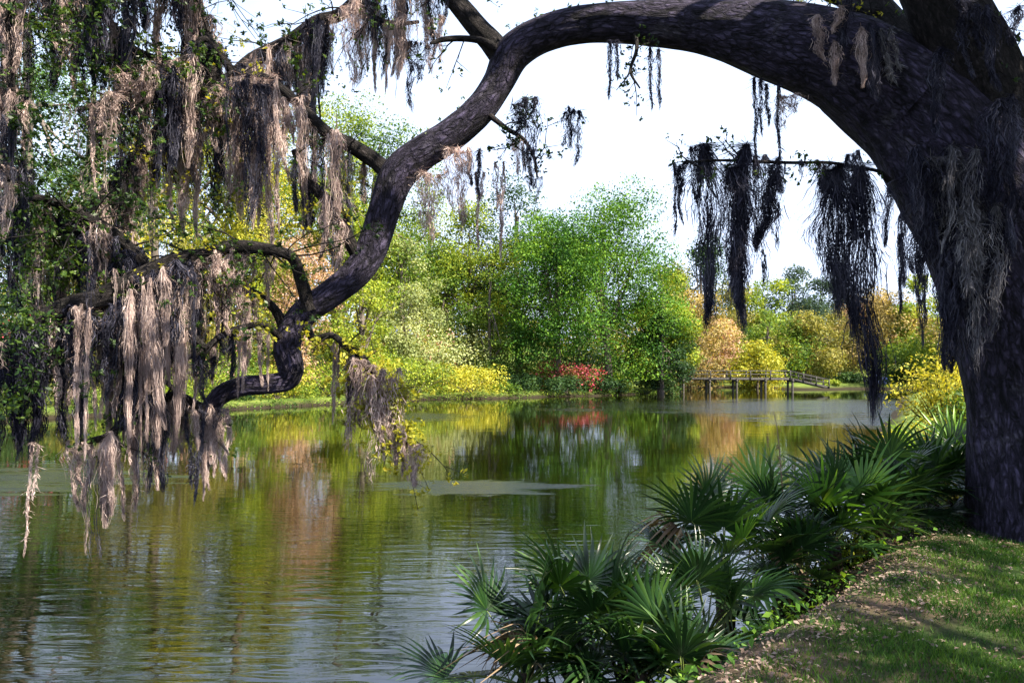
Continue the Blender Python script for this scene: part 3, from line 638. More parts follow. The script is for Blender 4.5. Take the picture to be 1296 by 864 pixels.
big(45, 560, 7.4, 150, 12, 'thin pale moss tail hanging lowest over the water at far left', 33, 130, 2, 'moss', tilt=.1)
mm_ = MB()
def strandset(key, t0, t1, count, lmin, lmax, wd, kd):
    w = BR[key]
    for q in range(count):
        i = int((t0+(t1-t0)*R.rand())*(len(w)-1)); me = PROTO[kd][R.randint(9)]; a = np.empty(len(me.vertices)*3); me.vertices.foreach_get('co', a); a = a.reshape(-1, 18, 3) if False else a.reshape(-1, 20, 3)
        a = a[R.rand(len(a)) < .20]; L_ = R.uniform(lmin, lmax); th = R.rand()*6.28
        x, y, z = a[..., 0]*wd/.24, a[..., 1]*wd/.24, a[..., 2]*L_
        v = np.stack([x*math.cos(th)-y*math.sin(th), x*math.sin(th)+y*math.cos(th), z], -1)+w[i, :3]+np.array([0, R.randn()*.22, R.uniform(-.25, 0)])
        b = (np.arange(len(a))*20)[:, None]; j = (np.arange(9)*2)[None]
        mm_.add(v.reshape(-1, 3), np.stack([b+j, b+j+1, b+j+3, b+j+2], -1).reshape(-1, 4), 0 if kd == 'l' else 1)
for key, t0, t1, c in (('diagonal', .2, 1, 30), ('cross', 0, 1, 14), ('canopyleft', 0, 1, 14), ('darkbough', .3, 1, 22), ('rise', 0, 1, 10), ('pale', 0, 1, 12), ('elbow', .2, 1, 14), ('shoulder', .3, 1, 8), ('low', .1, 1, 10), ('fork', .6, 1, 6)):
    for q in range(2): strandset(key, t0, t1, c//2, .4, 1.3, .16, 'dl'[q])
tag(mm_.build('spanish_moss', [M['moss'], M['moss_d']]), 'fine wisps of moss filling the gaps among the left hand strands', 'spanish moss', kind='stuff')
# labels: by host branch and order from the left
words = ['first', 'second', 'third', 'fourth', 'fifth', 'sixth', 'seventh', 'eighth', 'ninth', 'tenth']
def ordinal(n):
    if n <= 10: return words[n-1]
    s = 'th' if 10 < n % 100 < 14 else {1: 'st', 2: 'nd', 3: 'rd'}.get(n % 10, 'th'); return '%d%s' % (n, s)
hosts = {}
for r in BUILT: hosts.setdefault((r[0], r[4]), []).append(r)
for (h, kd), rs in hosts.items():
    rs.sort(key=lambda r: r[1])
    for i, r in enumerate(rs):
        shade = 'pinkish grey' if kd == 'l' else 'dark grey'
        size = 'short' if r[3] < .5 else 'long' if r[3] > 1.2 else 'medium'
        tag(r[2], '%s %s moss on %s, %s from left' % (size, shade, h, ordinal(i+1)) if len(rs) > 1 else '%s %s moss strand on %s' % (size, shade, h),
            'spanish moss', 'spanish moss hanging from the oak')

# ------------------------------------------------------------------ trees and shrubs of the far bank
def crown_cloud(g, w, h, n, size, lobes=14, flat=.75, low=.3, shell=.62, weep=0., full=False):
    """leaf positions in a crown w wide, h high (base at z=0)"""
    cs, rs = [], []
    for i in range(lobes):
        a = g.rand()*6.283; zz = low+(1-low)*g.rand()**.8
        prof = math.sqrt(max(.05, 1-((zz-.55)/.5)**2)) if zz > .55 else .72+.28*(zz-low)/(.56-low)
        rr = w*.5*prof*(g.rand()**.5)*.72
        if i == 0: zz, rr = .92, w*.05
        elif full and i < 7: zz = g.uniform(.66, .82); rr = w*.5*g.uniform(.30, .52)
        elif i < lobes*.45: zz = g.uniform(max(low, .3), .72); rr = w*.5*g.uniform(.68, .82)
        cs.append((math.cos(a)*rr, math.sin(a)*rr, h*zz*.92)); rs.append(w*.5*(g.uniform(.30, .48) if full else g.uniform(.20, .42))*(1.1-.25*zz))
    cs = np.array(cs); rs = np.array(rs)
    q = g.choice(lobes, n, p=rs**2/np.sum(rs**2))
    d = unit(g.randn(n, 3)); rad = np.where(g.rand(n) < shell, .80+.32*g.rand(n)**1.5, g.rand(n)**.4)
    # sub-clumps on each lobe, so the surface breaks up
    bump = 1+.22*np.sin(d[:, 0]*7+q)*np.sin(d[:, 1]*7+q*2)*np.cos(d[:, 2]*6+q)
    p = cs[q]+d*(rs[q]*rad*bump)[:, None]*np.array([1, 1, flat])
    if weep: p[:, 2] -= weep*g.rand(n)**2
    p += g.randn(n, 3)*size*.5
    sd = g.randint(0, max(20, n//20), n); cl = g.rand(n) < .72                      # most leaves gather in sprays at twig ends
    p = np.where(cl[:, None], p[sd]+g.randn(n, 3)*np.array([1, 1, .55])*(w*.018+size*1.1), p); d = np.where(cl[:, None], unit(d[sd]+g.randn(n, 3)*.3), d)
    k = p[:, 2] > .05*h
    return p[k], d[k], cs, rs
def far_tree(px, d, top, wpx, kind, label, n=9000, size=None, low=.3, lobes=16, cat='tree', weep=0., bare=False, group='trees on the far bank', full=False):
    x = (px-648)/F*d; z0 = H(x, d); h = EYE+(HZ-top)/F*d-z0; w = 1.22*wpx/F*d
    g = np.random.RandomState(int(px*7+d*13+top) % 99991)
    root = tag(empty('broadleaf_tree', (x, d, z0-.05)), label, cat, group)
    size = size or max(.13, d*.0027)
    p, out, cs, rs = crown_cloud(g, w, h/.97, int(n*2.3), size, lobes, .8, low, .62, weep, full)
    v, f = leaves(p, size, .25, out, .62, g); MB().add(v, f).build('crown', M[kind], root)
    m = MB(); lean = g.randn()*.03*h
    tp = smooth_path([(0, 0, -.3), (lean*.3, 0, h*.22), (lean, 0, h*.5), (lean*.6, 0, h*.78)], 12)
    tr = h*.019+.05
    v, f = tube(tp, np.linspace(tr, tr*.3, 12), 9, .07, 2); m.add(v, f); m.build('trunk', M['farbark'], root, True)
    m = MB()
    for i in range(min(lobes, 11)):
        k = g.randint(3, 10); a = tp[k]; b = cs[i]; mid = (a+b)/2+np.array([0, 0, h*.03])
        v, f = tube(smooth_path([a, mid, b], 7), np.linspace(tr*.42, tr*.08, 7), 5, .05, 1); m.add(v, f)
        for e in range(4 if bare else 1):
            c = b+g.randn(3)*w*.12; v, f = tube(smooth_path([mid, (mid+c)/2+g.randn(3)*.1, c], 5), np.linspace(tr*.2, tr*.04, 5), 4); m.add(v, f)
    m.build('limb', M['farbark'], root, True)
    return root
T = [
 # right, beyond the bridge
 (1300, 84, 330, 150, 'olive', 'olive tree far behind the oak trunk at the right edge', 5000),
 (1222, 92, 352, 90, 'tan', 'tan budding tree partly hidden by the oak trunk at right', 5000),
 (1163, 102, 345, 62, 'yg', 'tall narrow yellow green tree above the right far bank', 5000),
 (1122, 104, 372, 92, 'tan', 'rounded tan tree right of the longest moss column', 7000),
 (1155, 97, 430, 84, 'mid', 'low green tree behind the right end of the far lawn', 5000),
 (1095, 118, 380, 70, 'pinktan', 'pinkish tan tree directly behind the longest moss column', 4500),
 (1062, 112, 392, 80, 'olive', 'olive tree just left of the longest moss column', 5500),
 (1020, 103, 398, 82, 'olive', 'broad olive tree behind the right ramp of the footbridge', 7000),
 (1004, 132, 336, 62, 'blue', 'tall dark blue green tree standing above its neighbours behind the bridge', 5000),
 (1040, 136, 352, 60, 'blue', 'smaller dark blue green tree right of the tall dark one', 4000),
 (966, 122, 345, 70, 'yg', 'yellow green tree behind the heavy dark moss columns', 5500),
 (972, 104, 392, 90, 'mid', 'mid green tree behind the weeping yellow one', 6000),
 (925, 118, 352, 80, 'olive', 'olive green tree between the heavy moss columns', 5000),
 (885, 136, 298, 92, 'dark', 'dark green treetop rising behind the left end of the bridge', 6000),
 (905, 103, 400, 74, 'pinktan', 'pinkish tan tree behind the left half of the footbridge', 5000),
 (872, 96, 362, 92, 'tan', 'tan orange tree left of the footbridge', 7000),
 (848, 100, 330, 80, 'olive', 'olive tree right of the big bright green tree', 5000),
 # the big green group
 (835, 79, 322, 78, 'yg', 'yellow green tree at the right shoulder of the big green tree', 9000),
 (772, 78, 236, 158, 'green', 'biggest bright green tree with domed crown in the centre', 24000),
 (706, 76, 262, 120, 'green', 'green tree immediately left of the biggest one', 14000),
 (658, 86, 216, 120, 'dark', 'darker green tree rising left of the bright green pair', 10000),
 (596, 84, 252, 110, 'yg', 'mid green tree behind the pale shrubs', 9000),
 (620, 77, 330, 80, 'mid', 'thin trunked small tree on the slope above the shrubs', 3000),
 (560, 82, 300, 90, 'mid', 'mid green tree seen through the gap right of the great limb', 6000),
 (838, 78, 392, 66, 'dark', 'dark low tree at the point left of the footbridge', 7000),
 # left woods
 (540, 88, 215, 110, 'yg', 'yellow green tree whose top meets the great limb in the centre', 8000),
 (486, 78, 140, 130, 'mid', 'tall green tree behind the shoulder of the great limb', 10000),
 (425, 74, 96, 120, 'yg', 'tall yellow green tree behind the shoulder branch', 10000),
 (352, 70, 130, 120, 'yellow', 'yellow tree behind the hooked branch', 9000),
 (285, 72, 62, 130, 'yg', 'tall yellow green tree behind the diagonal branch', 9000),
 (205, 64, 66, 120, 'yellow', 'yellow topped tree at upper left behind the tangle', 9000),
 (128, 60, 84, 130, 'mid', 'green tree behind the dark foliage at upper left', 8000),
 (45, 56, 50, 130, 'green', 'green tree behind the upper left corner', 8000),
 (-40, 50, 60, 130, 'dark', 'dark green tree at the left edge of the far woods', 7000),
 (-150, 46, 40, 160, 'mid', 'green tree beyond the left edge of the picture', 5000),
 (-260, 42, 30, 170, 'dark', 'dark tree farthest beyond the left edge of the picture', 5000),
 (455, 66, 300, 100, 'yg', 'yellow green small tree on the slope behind the end of the limb', 7000),
 (385, 62, 290, 100, 'pinktan', 'pinkish small tree behind the elbow of the great limb', 6000),
 (310, 60, 300, 110, 'yg', 'yellow green small tree behind the arched branch', 7000),
 (235, 56, 290, 110, 'olive', 'olive small tree behind the middle forked branch', 7000),
 (155, 54, 270, 110, 'olive', 'olive small tree behind the thick dark bough', 6000),
 (75, 52, 260, 120, 'green', 'green small tree behind the left half of the dark bough', 6000),
 (-10, 47, 250, 120, 'dark', 'dark small tree behind the left edge foliage', 6000),
 (-120, 40, 240, 150, 'green', 'green small tree just beyond the left edge', 4000),
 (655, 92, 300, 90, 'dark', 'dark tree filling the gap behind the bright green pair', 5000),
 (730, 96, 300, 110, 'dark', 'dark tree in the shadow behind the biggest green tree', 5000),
 (-70, 50, -150, 230, 'dark', 'tallest dark tree beyond the left edge of the picture', 9000),
 (40, 52, -90, 190, 'dark', 'tall dark tree behind the left edge foliage', 10000),
 (130, 66, 10, 170, 'green', 'tall green tree behind the upper left tangle', 9000),
 (235, 84, 66, 150, 'mid', 'hindmost tall green tree behind the pale bent branch', 8000),
 (330, 92, 105, 150, 'green', 'hindmost green tree behind the long pink moss rope', 8000),
 (430, 98, 120, 150, 'mid', 'hindmost green tree left of the open sky', 8000),
 (510, 74, 290, 90, 'pale', 'pale green small tree on the slope right of the great limb', 7000),
]
for t in T:
    far_tree(*t[:6], n=t[6], low=.10 if t[2] > 200 else .16, lobes=34 if t[6] > 9000 else 24, full=t[6] >= 14000 or t[4] in ('tan', 'pinktan'))
far_tree(958, 96, 428, 62, 'yellow', 'bright yellow weeping tree behind the middle of the footbridge', n=5000, low=.3, weep=2.2)
# a far wood behind everything: one mass
g = np.random.RandomState(3); pts = []; outs = []
for i in range(230):
    a = -1.15+2.3*i/229; rr = g.uniform(150, 200); x, y = math.sin(a)*rr, math.cos(a)*rr
    hh = g.uniform(9, 13) if x > -10 else g.uniform(24, 34)
    for j in range(3):
        c = np.array([x+g.randn()*4, y+g.randn()*4, hh*(.15+.33*j)]); d = unit(g.randn(170, 3))
        pts.append(c+d*g.uniform(3.4, 5.2)*np.array([1, 1, .8])); outs.append(d)
v, f = leaves(np.concatenate(pts), .85, .3, np.concatenate(outs), .7, g)
tag(MB().add(v, f).build('distant_wood', M['olive']), 'hazy distant wood closing the view behind the lake', 'wood', kind='stuff')

def shrub(px, d, top, wpx, kind, label, n=3200, flowers=None, fn=0, deep=1.0, size=None, y0=None, group='shrubs on the far bank', cat='shrub', name='shrub'):
    x = (px-648)/F*d; z0 = H(x, d); h = max(.5, EYE+(HZ-top)/F*d-z0); w = wpx/F*d
    g = np.random.RandomState(int(px*3+d*17+top) % 99991)
    root = tag(empty(name, (x, d, z0-.03)), label, cat, group)
    size = size or max(.1, d*.0026)
    nl = 9+int(wpx/10); ang = g.rand(nl)*6.283; rr = w*.5*np.sqrt(g.rand(nl))*.8
    cs = np.stack([np.cos(ang)*rr, np.sin(ang)*rr*deep, h*(.35+.30*g.rand(nl))*(1-(rr/(w*.5))**2*.45)], 1); rs = h*(.26+.16*g.rand(nl))+w*.05
    q = g.randint(0, nl, n); dd = unit(g.randn(n, 3)+np.array([0, 0, .3])); rad = .75+.3*g.rand(n)
    p = cs[q]+dd*(rs[q]*rad)[:, None]+g.randn(n, 3)*size*.4
    k = p[:, 2] > -.1; p, dd = p[k], dd[k]
    v, f = leaves(p, size, .4, dd, .6, g); MB().add(v, f).build('foliage', M[kind], root)
    m = MB()
    for i in range(min(nl, 9)):
        v, f = tube(smooth_path([(g.randn()*.08, g.randn()*.08, -.1), cs[i]*.5+np.array([0, 0, .05]), cs[i]], 6), np.linspace(.035, .012, 6)*(h*.4+.4), 4); m.add(v, f)
    m.build('stem', M['farbark'], root, True)
    if flowers:
        q = g.randint(0, nl, fn); dd = unit(g.randn(fn, 3)+np.array([0, -.5, .6])); p = cs[q]+dd*(rs[q]*1.06)[:, None]
        cc = p[g.randint(0, max(1, fn//9), fn)]+g.randn(fn, 3)*size*1.3 if fn > 30 else p
        v, f = leaves(cc, size*.9, .5, dd, .9, g); MB().add(v, f).build('blossom', M[flowers], root)
    return root
for s in [
 (592, 70, 462, 112, 'yellow', 'wide yellow tan shrub at the water left of the dark shore', 5200),
 (528, 68, 450, 100, 'yg', 'yellow green shrub at the water below the pale slope', 4600),
 (482, 65, 436, 80, 'yg', 'yellow green shrub behind the tip of the drooping twig', 3600),
 (560, 74, 424, 110, 'pale', 'pale pinkish green shrub on the slope above the yellow ones', 4600),
 (580, 78, 390, 90, 'pale', 'pale shrub on the slope below the thin trunked tree', 3600),
 (625, 80, 420, 60, 'yg', 'yellow green shrub on the slope behind the green one', 2600),
 (512, 74, 392, 100, 'pale', 'large pale green shrub high on the slope', 4200),
 (470, 72, 372, 80, 'pale', 'pale shrub near the top of the slope beside the great limb', 3000),
 (636, 76, 448, 66, 'mid', 'green shrub on the slope left of the red azaleas', 3000),
 (600, 80, 408, 70, 'olive', 'olive shrub under the thin trunked trees', 2600),
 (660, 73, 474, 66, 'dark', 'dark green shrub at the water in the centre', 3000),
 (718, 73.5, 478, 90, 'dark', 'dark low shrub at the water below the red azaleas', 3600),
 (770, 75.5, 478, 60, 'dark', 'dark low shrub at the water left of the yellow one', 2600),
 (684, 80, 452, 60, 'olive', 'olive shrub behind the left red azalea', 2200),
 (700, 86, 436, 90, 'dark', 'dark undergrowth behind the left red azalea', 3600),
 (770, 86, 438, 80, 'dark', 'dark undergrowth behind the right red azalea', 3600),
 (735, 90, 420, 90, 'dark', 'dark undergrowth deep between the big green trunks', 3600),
 (120, 46.5, 492, 70, 'mid', 'low green mound at the left waterline below the pink moss', 1500),
 (215, 50.5, 488, 70, 'yg', 'low yellow green mound at the waterline under the lowest branch', 1500),
 (300, 54.5, 486, 60, 'dark', 'low dark mound at the waterline left of the low elbow', 1400),
 (372, 58.5, 484, 70, 'mid', 'low green mound at the waterline right of the low elbow', 1500),
 (448, 64, 482, 60, 'yg', 'low yellow green mound at the waterline by the drooping twig', 1400),
 (640, 70.8, 484, 40, 'mid', 'low green mound at the waterline right of the yellow shrub', 1100),
 (786, 77, 472, 34, 'yg', 'small yellow green shrub at the tip of the point', 1500),
 (820, 86, 464, 60, 'dark', 'dark shrub hiding the left end of the footbridge', 2600),
 (418, 62, 452, 90, 'yg', 'yellow green shrub right of the low elbow', 3400),
 (350, 58, 462, 90, 'yellow', 'yellow shrub under the low elbow of the limb', 3400),
 (298, 56, 450, 70, 'mid', 'green shrub behind the lowest branch', 2600),
 (244, 54, 466, 90, 'yg', 'yellow green shrub behind the short twig', 3200),
 (165, 51, 462, 90, 'mid', 'green shrub behind the pink moss at left', 3000),
 (92, 48, 470, 90, 'olive', 'olive shrub at the water left', 3000),
 (15, 46, 462, 90, 'dark', 'dark shrub at the water near the left edge', 3000),
 (-70, 42, 455, 100, 'dark', 'dark shrub beyond the left edge of the picture', 2000),
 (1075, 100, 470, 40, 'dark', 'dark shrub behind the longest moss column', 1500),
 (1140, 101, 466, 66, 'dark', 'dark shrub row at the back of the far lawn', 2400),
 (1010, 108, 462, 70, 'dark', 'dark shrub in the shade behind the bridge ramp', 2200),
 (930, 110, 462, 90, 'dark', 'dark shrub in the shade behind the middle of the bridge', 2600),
 (880, 104, 466, 50, 'blue', 'grey green shrub behind the left railing of the bridge', 1800),
 (975, 105, 478, 50, 'green', 'green mound under the footbridge', 1400),
 (1052, 94, 484, 22, 'yg', 'small bright shrub at the foot of the bridge ramp', 700),
]:
    shrub(*s[:6], n=s[6])
for px, d, top, w, lab, n, fl, fn in [
    (702, 76, 458, 46, 'red azalea, left of the two under the big green trees', 1500, 'red', 700),
    (742, 76, 463, 56, 'red azalea, right of the two under the big green trees', 1700, 'red', 1100),
    (440, 68, 398, 60, 'pale pink azalea high on the slope beside the great limb', 1500, 'pink', 1400),
    (545, 76, 412, 60, 'rusty pink azalea among pale shrubs on the slope', 1500, 'pink', 900),
    (270, 57, 388, 46, 'pink azalea behind the arched branch', 1200, 'pink', 700),
    (217, 56, 388, 22, 'small red azalea at left below the arched branch', 700, 'red', 500),
    (20, 48, 380, 40, 'red azalea at the left edge below the level bough', 1000, 'red', 500),
    (1114, 97, 477, 34, 'low shrub with blue and white blossom on the far lawn', 700, 'bluefl', 320)]:
    shrub(px, d, top, w, 'mid', lab, n=n, flowers=fl, fn=fn, name='azalea_shrub' if fl != 'bluefl' else 'shrub')

# ------------------------------------------------------------------ footbridge
bx0, bx1, by = 14.4, 29.2, 84.0
bz = EYE+(HZ-478)/F*by; rh = .74
br = tag(empty('footbridge', (22, by, 0)), 'grey wooden footbridge on piles crossing the inlet, ramp at its right end', 'footbridge')
B0 = np.array([22, by, 0.])
def bpart(name, c, s, mat='wood', tilt=0., parent=br, off=B0):
    return box(MB(), np.zeros(3), s, 0, 0, tilt).build(name, M[mat], parent, False, None) if False else _bp(name, c, s, mat, tilt, parent, off)
def _bp(name, c, s, mat, tilt, parent, off):
    o = link(name, box(MB(), (0, 0, 0), s, 0, 0, tilt).mesh(name, M[mat]), parent, np.array(c)-off); return o
plank = box(MB(), (0, 0, 0), (.27, 1.5, .05)).mesh('plank', M['wood'])
x = bx0
while x < bx1:
    link('plank', plank, br, np.array([x, by, bz])-B0); x += .30
rx1 = 33.2; rz1 = EYE+(HZ-489)/F*by                        # ramp
na = 14; sl_ = math.atan2(bz-rz1, rx1-bx1)
for i in range(na):
    t = (i+.5)/na; o = link('plank', plank, br, np.array([bx1+(rx1-bx1)*t, by, bz+(rz1-bz)*t])-B0); o.rotation_euler = (0, sl_, 0)
for sy in (-.70, .70):
    bpart('beam', ((bx0+bx1)/2, by+sy, bz-.13), (bx1-bx0, .10, .20), 'wood')
    bpart('beam', ((bx1+rx1)/2, by+sy, (bz+rz1)/2-.13), (math.hypot(rx1-bx1, bz-rz1), .10, .18), 'wood', sl_)
    for zz, th in ((rh, .07), (rh*.52, .05)):
        bpart('rail', ((bx0+bx1)/2, by+sy, bz+zz), (bx1-bx0, .07, th))
        bpart('rail', ((bx1+rx1)/2, by+sy, (bz+rz1)/2+zz), (math.hypot(rx1-bx1, bz-rz1), .07, th), 'wood', sl_)
    for q in range(8):
        xx = bx0+.1+(bx1-bx0-.2)*q/7; bpart('post', (xx, by+sy*1.09, bz+rh*.42), (.10, .09, rh*1.15+.1))
    for q in range(1, 4):
        t = q/3; bpart('post', (bx1+(rx1-bx1)*t-.06, by+sy*1.09, bz+(rz1-bz)*t+rh*.42), (.10, .09, rh*1.15+.1))
    for px in (838, 863, 896, 930, 966, 1000):
        xx = (px-648)/F*by; m = MB(); v, f = tube([(0, 0, -2.2), (0, 0, 0), (0, 0, bz-.05)], .12, 10, .04, 1); m.add(v, f)
        o = m.build('pile', M['pile'], br, True); o.location = (xx-22, sy*1.0, 0)
for px in (863, 896, 930, 966, 1000):
    bpart('crossbeam', ((px-648)/F*by, by, bz-.32), (.18, 1.9, .16), 'pile')

# ------------------------------------------------------------------ palmettos
def fan_mesh(seed, mat, segs=34, Rr=.62, span=262, fold=.35, droop=.35, cup=.25, ragged=.0):
    g = np.random.RandomState(seed); m = MB()
    sp = math.radians(span); ts = np.array([0.03, .22, .45, .62, .8, 1.0])
    for i in range(segs):
        a = -sp/2+sp*(i+.5)/segs+g.randn()*.012; ln = Rr*(.80+.20*math.cos(a*.6))*(1+.06*g.randn())
        half = ts.clip(0, .36)*ln*math.tan(sp/segs/2)*1.12; half[2:] = half[2]*np.array([.98, .74, .45, .03])
        dr = droop*(.5+g.rand())*(1.+1.2*(g.rand() < ragged)); tw = g.randn()*.16
        for_, side = np.array([math.cos(a), math.sin(a), 0]), np.array([-math.sin(a), math.cos(a), 0])
        rad = ts*ln; z = cup*rad*(1-abs(a)/PI*.3)-dr*ln*np.clip(ts-.35, 0, 1)**1.8*1.2
        lat = tw*ln*np.clip(ts-.5, 0, 1)**1.5
        c = for_[None]*(rad*(1-.12*dr*ts))[:, None]+side[None]*lat[:, None]+np.array([0, 0, 1])[None]*z[:, None]
        up = fold*half
        e1 = c+side[None]*half[:, None]+np.array([0, 0, 1])*up[:, None]; e2 = c-side[None]*half[:, None]+np.array([0, 0, 1])*up[:, None]
        v = np.stack([e1, c, e2], 1).reshape(-1, 3); k = np.arange(len(ts)-1)[:, None]*3
        f = np.concatenate([k+np.array([[0, 1, 4, 3]]), k+np.array([[1, 2, 5, 4]])])
        m.add(v, f)
    return m.mesh('frond', mat)
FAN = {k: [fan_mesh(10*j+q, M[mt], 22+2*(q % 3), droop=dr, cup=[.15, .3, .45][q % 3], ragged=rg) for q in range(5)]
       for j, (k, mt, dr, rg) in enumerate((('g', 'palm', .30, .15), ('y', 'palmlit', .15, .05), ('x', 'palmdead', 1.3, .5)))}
def palmetto(a, b, d, label, fronds, ht=1., mix='ggggggy', spread=1., seed=0, rad=.62, trunk=.0):
    """hub at photo pixel (a,b), d metres ahead; ground below it"""
    g = np.random.RandomState(seed+40); c = P(a, b, d); z0 = H(c[0], c[1])
    root = tag(empty('saw_palmetto', (c[0], c[1], z0)), label, 'palmetto', 'saw palmettos on the near bank')
    hub = max(.15, c[2]-z0)
    v, f = tube([(0, 0, -.25), (0.03, 0, hub*.4), (0, 0, hub*.85), (0, 0, hub+.04)], [.10, .085, .075, .03], 10, .2, seed); MB().add(v, f).build('stem', M['fibre'], root, True)
    for i in range(fronds):
        az_ = 6.283*(i*.381966)+g.randn()*.2; up = (i+.5)/fronds            # inner fronds stand up
        elv = math.radians(-12+88*up+g.randn()*8); ln = spread*(.34+.34*g.rand())*ht
        dv = np.array([math.cos(az_)*math.cos(elv), math.sin(az_)*math.cos(elv), math.sin(elv)])
        tip = np.array([0, 0, hub])+dv*ln; tip[2] -= .12*ln*math.cos(elv)
        kd = mix[g.randint(len(mix))]
        if kd == 'x': tip[2] -= .1
        fr = link('frond', FAN[kd][g.randint(5)], root, tip)
        fw = Vector(dv)*1.0; 
        if elv < .9: fw.z -= .12
        fw.normalize(); sd = Vector((-math.sin(az_), math.cos(az_), g.randn()*.35)).normalized(); upv = fw.cross(sd)
        if upv.z < 0: upv = -upv
        sd = upv.cross(fw).normalized(); upv = fw.cross(sd)
        mt = Matrix((fw, sd, upv)).transposed(); s = rad/.62*(.8+.35*g.rand())
        fr.rotation_euler = mt.to_euler(); fr.scale = (s, s, s)
        # stalk, a sub-part in the frond's own space
        inv = mt.inverted(); p0 = Vector((0, 0, hub*.9))-Vector(tip); mid = p0*.5+Vector((0, 0, .05))
        loc = [np.array(inv@q)/s for q in (p0, mid, Vector((0, 0, 0)))]
        v, f = tube(smooth_path(loc, 6), np.array([.012, .009, .008, .007, .006, .005])/s, 5)
        MB().add(v, f).build('stalk', M['stalk'], fr, True)
    return root
for q in [
 (664, 856, 5.9, 'leftmost palmetto at the bottom, fronds spread over blue water', 14, .9, 'gggggggx', 1.0, 1, .48),
 (748, 832, 6.2, 'big dark palmetto at the bottom centre, taller than the one on its left', 22, 1.1, 'ggggggggg', 1.05, 2, .54),
 (812, 856, 5.7, 'low dark palmetto at the bottom between the big one and the grass', 12, .8, 'gggggg', 1.0, 3, .48),
 (895, 800, 6.5, 'palmetto with a striped drooping frond beside the leaf litter edge', 15, .85, 'gggggg', 1.0, 4, .50),
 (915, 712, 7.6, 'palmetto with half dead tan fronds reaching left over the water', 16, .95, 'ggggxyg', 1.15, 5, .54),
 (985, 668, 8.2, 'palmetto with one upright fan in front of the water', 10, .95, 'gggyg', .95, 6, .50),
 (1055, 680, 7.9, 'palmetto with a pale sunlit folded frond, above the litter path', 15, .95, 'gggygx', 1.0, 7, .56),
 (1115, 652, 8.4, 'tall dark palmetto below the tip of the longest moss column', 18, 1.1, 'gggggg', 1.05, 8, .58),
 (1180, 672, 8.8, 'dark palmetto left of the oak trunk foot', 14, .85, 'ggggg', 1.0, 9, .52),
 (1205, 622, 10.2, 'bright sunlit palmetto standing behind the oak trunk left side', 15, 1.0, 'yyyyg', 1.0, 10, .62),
 (1250, 660, 9.4, 'palmetto half hidden behind the foot of the oak trunk', 9, .8, 'ggg', .9, 11, .46),
 (865, 866, 5.5, 'small palmetto in the bottom edge left of the grass corner', 8, .6, 'gggx', .9, 12, .42),
 (1015, 728, 7.4, 'low dark palmetto at the litter edge under the half dead one', 9, .7, 'gggg', .9, 14, .42),
]:
    palmetto(*q[:3], q[3], q[4], q[5], q[6], q[7], q[8], q[9])

# small bushes on the near bank
def near_bush(a, b, d, w, h, kind, label, n, size, seed):
    c = P(a, b, d); z0 = H(c[0], c[1]); g = np.random.RandomState(seed)
    root = tag(empty('leafy_bush', (c[0], c[1], z0)), label, 'bush', 'bushes on the near bank')
    m = MB(); pts = []
    top = c[2]-z0
    for i in range(34):
        a_ = g.rand()*6.283; e = g.uniform(.2, 1.4)
        tip = np.array([math.cos(a_)*math.cos(e)*w*.55, math.sin(a_)*math.cos(e)*w*.5, max(.1, top-h*.5)+math.sin(e)*h*.75*g.uniform(.5, 1.)])
        pth = smooth_path([(g.randn()*.05, g.randn()*.05, -.05), tip*.45+np.array([0, 0, .1*h]), tip], 8)
        v, f = tube(pth, np.linspace(.016, .004, 8), 4); m.add(v, f)
        k = max(4, n//34); u = g.randint(3, 8, k); pts.append(pth[u]+g.randn(k, 3)*.085*max(w, h)*.7)
    m.build('stem', M['bark2'], root, True)
    v, f = leaves(np.concatenate(pts), size, .5, None, .5, g); MB().add(v, f).build('foliage', M[kind], root)
near_bush(1200, 458, 15.5, 1.9, 1.8, 'yellow', 'tall yellow green bush by the water left of the oak trunk', 5200, .075, 1)
near_bush(1172, 540, 12.5, 1.1, .6, 'yellow', 'low yellow bush over the water behind the tall palmetto', 2600, .06, 2)
near_bush(1232, 500, 13.5, 1.2, 1.2, 'mid', 'green bush partly behind the oak trunk', 2600, .07, 3)
near_bush(1010, 690, 8.3, .9, .5, 'ivy', 'bright green bush low under the sunlit folded frond', 1900, .045, 4)
near_bush(1085, 680, 8.6, .8, .45, 'yg', 'yellow green bush between palmetto stems above the litter path', 1300, .045, 5)
near_bush(1150, 600, 10.5, .9, .5, 'olive', 'olive bush behind the tall dark palmetto', 1500, .05, 6)
near_bush(1215, 660, 9.3, .8, .35, 'olive', 'small olive bush at the oak foot', 900, .05, 7)
near_bush(790, 740, 6.9, .5, .35, 'ivy', 'small green bush among the bottom palmettos', 500, .04, 8)
# a reed standing over the palmettos
rd = MB(); v, f = tube(smooth_path([P(992, 640, 8.0), P(988, 590, 8.0), P(984, 545, 8.0), P(979, 520, 8.0)], 10)-P(992, 640, 8), np.linspace(.008, .003, 10), 5); rd.add(v, f)
v, f = leaves(P(986, 580, 8)-P(992, 640, 8)+R.randn(26, 3)*np.array([.02, .02, .09]), .05, 0, None, .3); rd.add(v, f)
rr = rd.build('reed', M['palmdead'], None, True, None); rr.location = [float(q) for q in P(992, 640, 8.0)]
tag(rr, 'single dry reed standing above the palmettos before the water', 'reed')

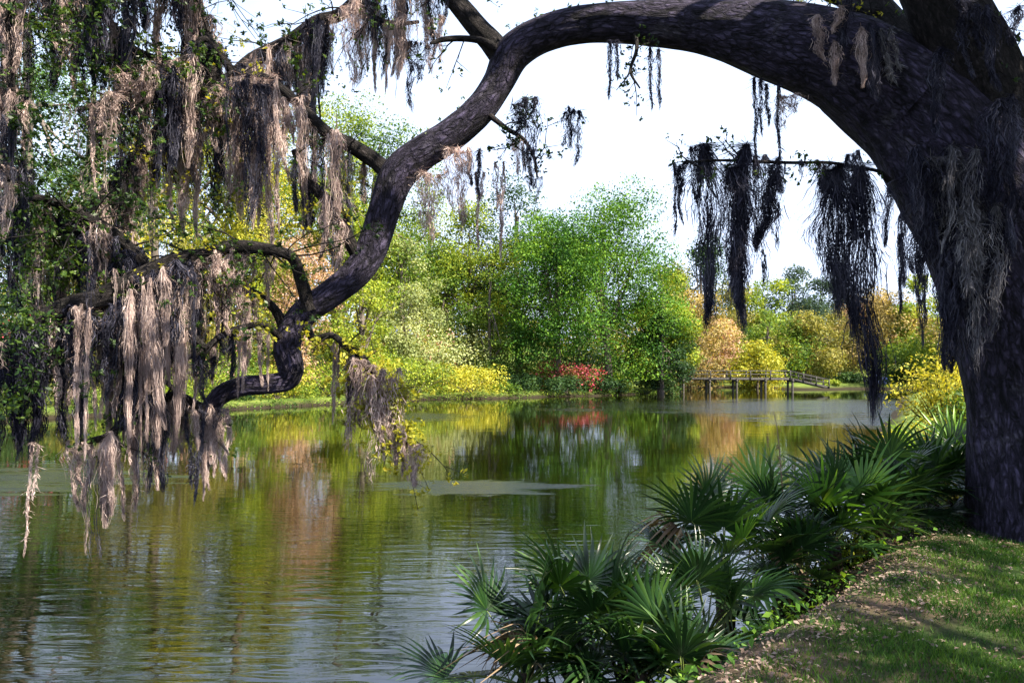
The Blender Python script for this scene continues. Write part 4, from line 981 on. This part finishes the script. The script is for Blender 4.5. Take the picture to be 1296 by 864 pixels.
# ------------------------------------------------------------------ grass, litter, ground cover on the near bank
g = np.random.RandomState(21)
def bank_points(n, x0, x1, y0, y1, dmin, dmax):
    x = g.uniform(x0, x1, n); y = g.uniform(y0, y1, n); d = sdf(x, y); k = (d > dmin) & (d < dmax)
    x, y, d = x[k], y[k], d[k]; return x, y, height(x, y), d
x, y, z, d = bank_points(300000, .6, 8.5, 3.2, 9.5, 1.55, 9)
pat = np.sin(x*1.9+1.2*np.sin(y*1.3))*np.cos(y*2.1+x*.6)+.5*np.sin(x*5.3+y*3.1)+g.randn(len(x))*.35
edge = sst(d, 1.5, 2.3)*(1-.5*sst(y, 6.4, 8.2))
k = (pat > -.7) & (g.rand(len(x)) < edge); x, y, z = x[k], y[k], z[k]; nb = len(x)
b = np.stack([x, y, z-.004], 1); a = g.rand(nb)*6.283; ln = g.uniform(.022, .06, nb); w = g.uniform(.0022, .0045, nb)
dr = np.stack([np.cos(a), np.sin(a), 0*a], 1); lean = unit(g.randn(nb, 3)*np.array([1, 1, 0]))*(ln*g.uniform(.2, .9, nb))[:, None]
v = np.stack([b-dr*w[:, None], b+dr*w[:, None], b+lean+np.array([0, 0, 1])*ln[:, None]], 1).reshape(-1, 3)
tag(MB().add(v, np.arange(3*nb).reshape(-1, 3)).build('grass', M['grass']), 'short dark green grass on the near bank', 'grass', kind='stuff')
x, y, z, d = bank_points(66000, .3, 9, 3.2, 9.5, .9, 9)
pr = np.exp(-((d-1.72)/.40)**2)*1.6+.13+.5*sst(y, 6, 8)*np.exp(-((d-2.6)/.9)**2)
cl_ = .35+1.3*sst(np.sin(x*3.1+2*np.sin(y*1.9))*np.cos(y*2.7-x)+.4*np.sin(x*9+y*7), -.3, .9); k = g.rand(len(x)) < pr*cl_; x, y, z = x[k], y[k], z[k]
v, f = leaves(np.stack([x, y, z+.010+.010*g.rand(len(x))], 1), .032, 1.6, None, .5, g)
tag(MB().add(v, f).build('leaf_litter', M['litter']), 'dry tan and pinkish fallen leaves along the bank edge', 'fallen leaves', kind='stuff')
x, y, z, d = bank_points(26000, -1.5, 9, 3.5, 13, .05, 2.1); k = g.rand(len(x)) < np.where(d < 1.3, 1, .55*(1-sst(d, 1.3, 2.1))); x, y, z, d = x[k], y[k], z[k], d[k]
v, f = leaves(np.stack([x, y, z+.03+.16*g.rand(len(x))**1.5], 1), .055, .8, None, .55, g)
tag(MB().add(v, f).build('ground_cover', M['ivy']), 'low leafy ground cover on the slope under the palmettos', 'ground cover', kind='stuff')
# reeds and low growth along the far waterline: one strip
q = np.arange(19, 29); pts = []
for i in range(19, 30):
    a_, b_ = LAKE[i % len(LAKE)], LAKE[(i+1) % len(LAKE)]; L_ = np.linalg.norm(b_-a_); kk = int(L_*60)
    t = g.rand(kk)[:, None]; pp = a_+(b_-a_)*t; nrm = np.array([(b_-a_)[1], -(b_-a_)[0]])/L_*-1
    s1 = sdf(*(a_+(b_-a_)*.5+nrm)[:, None]); nrm = nrm if s1[0] > 0 else -nrm
    pp = pp+nrm*g.uniform(-.1, .9, kk)[:, None]; pts.append(np.column_stack([pp, .05+.55*g.rand(kk)**1.6]))
pts = np.concatenate(pts); v, f = leaves(pts, .17, .1, None, .45, g)
tag(MB().add(v, f).build('waterline_growth', M['mid']), 'low green growth along the far waterline', 'ground cover', kind='stuff')
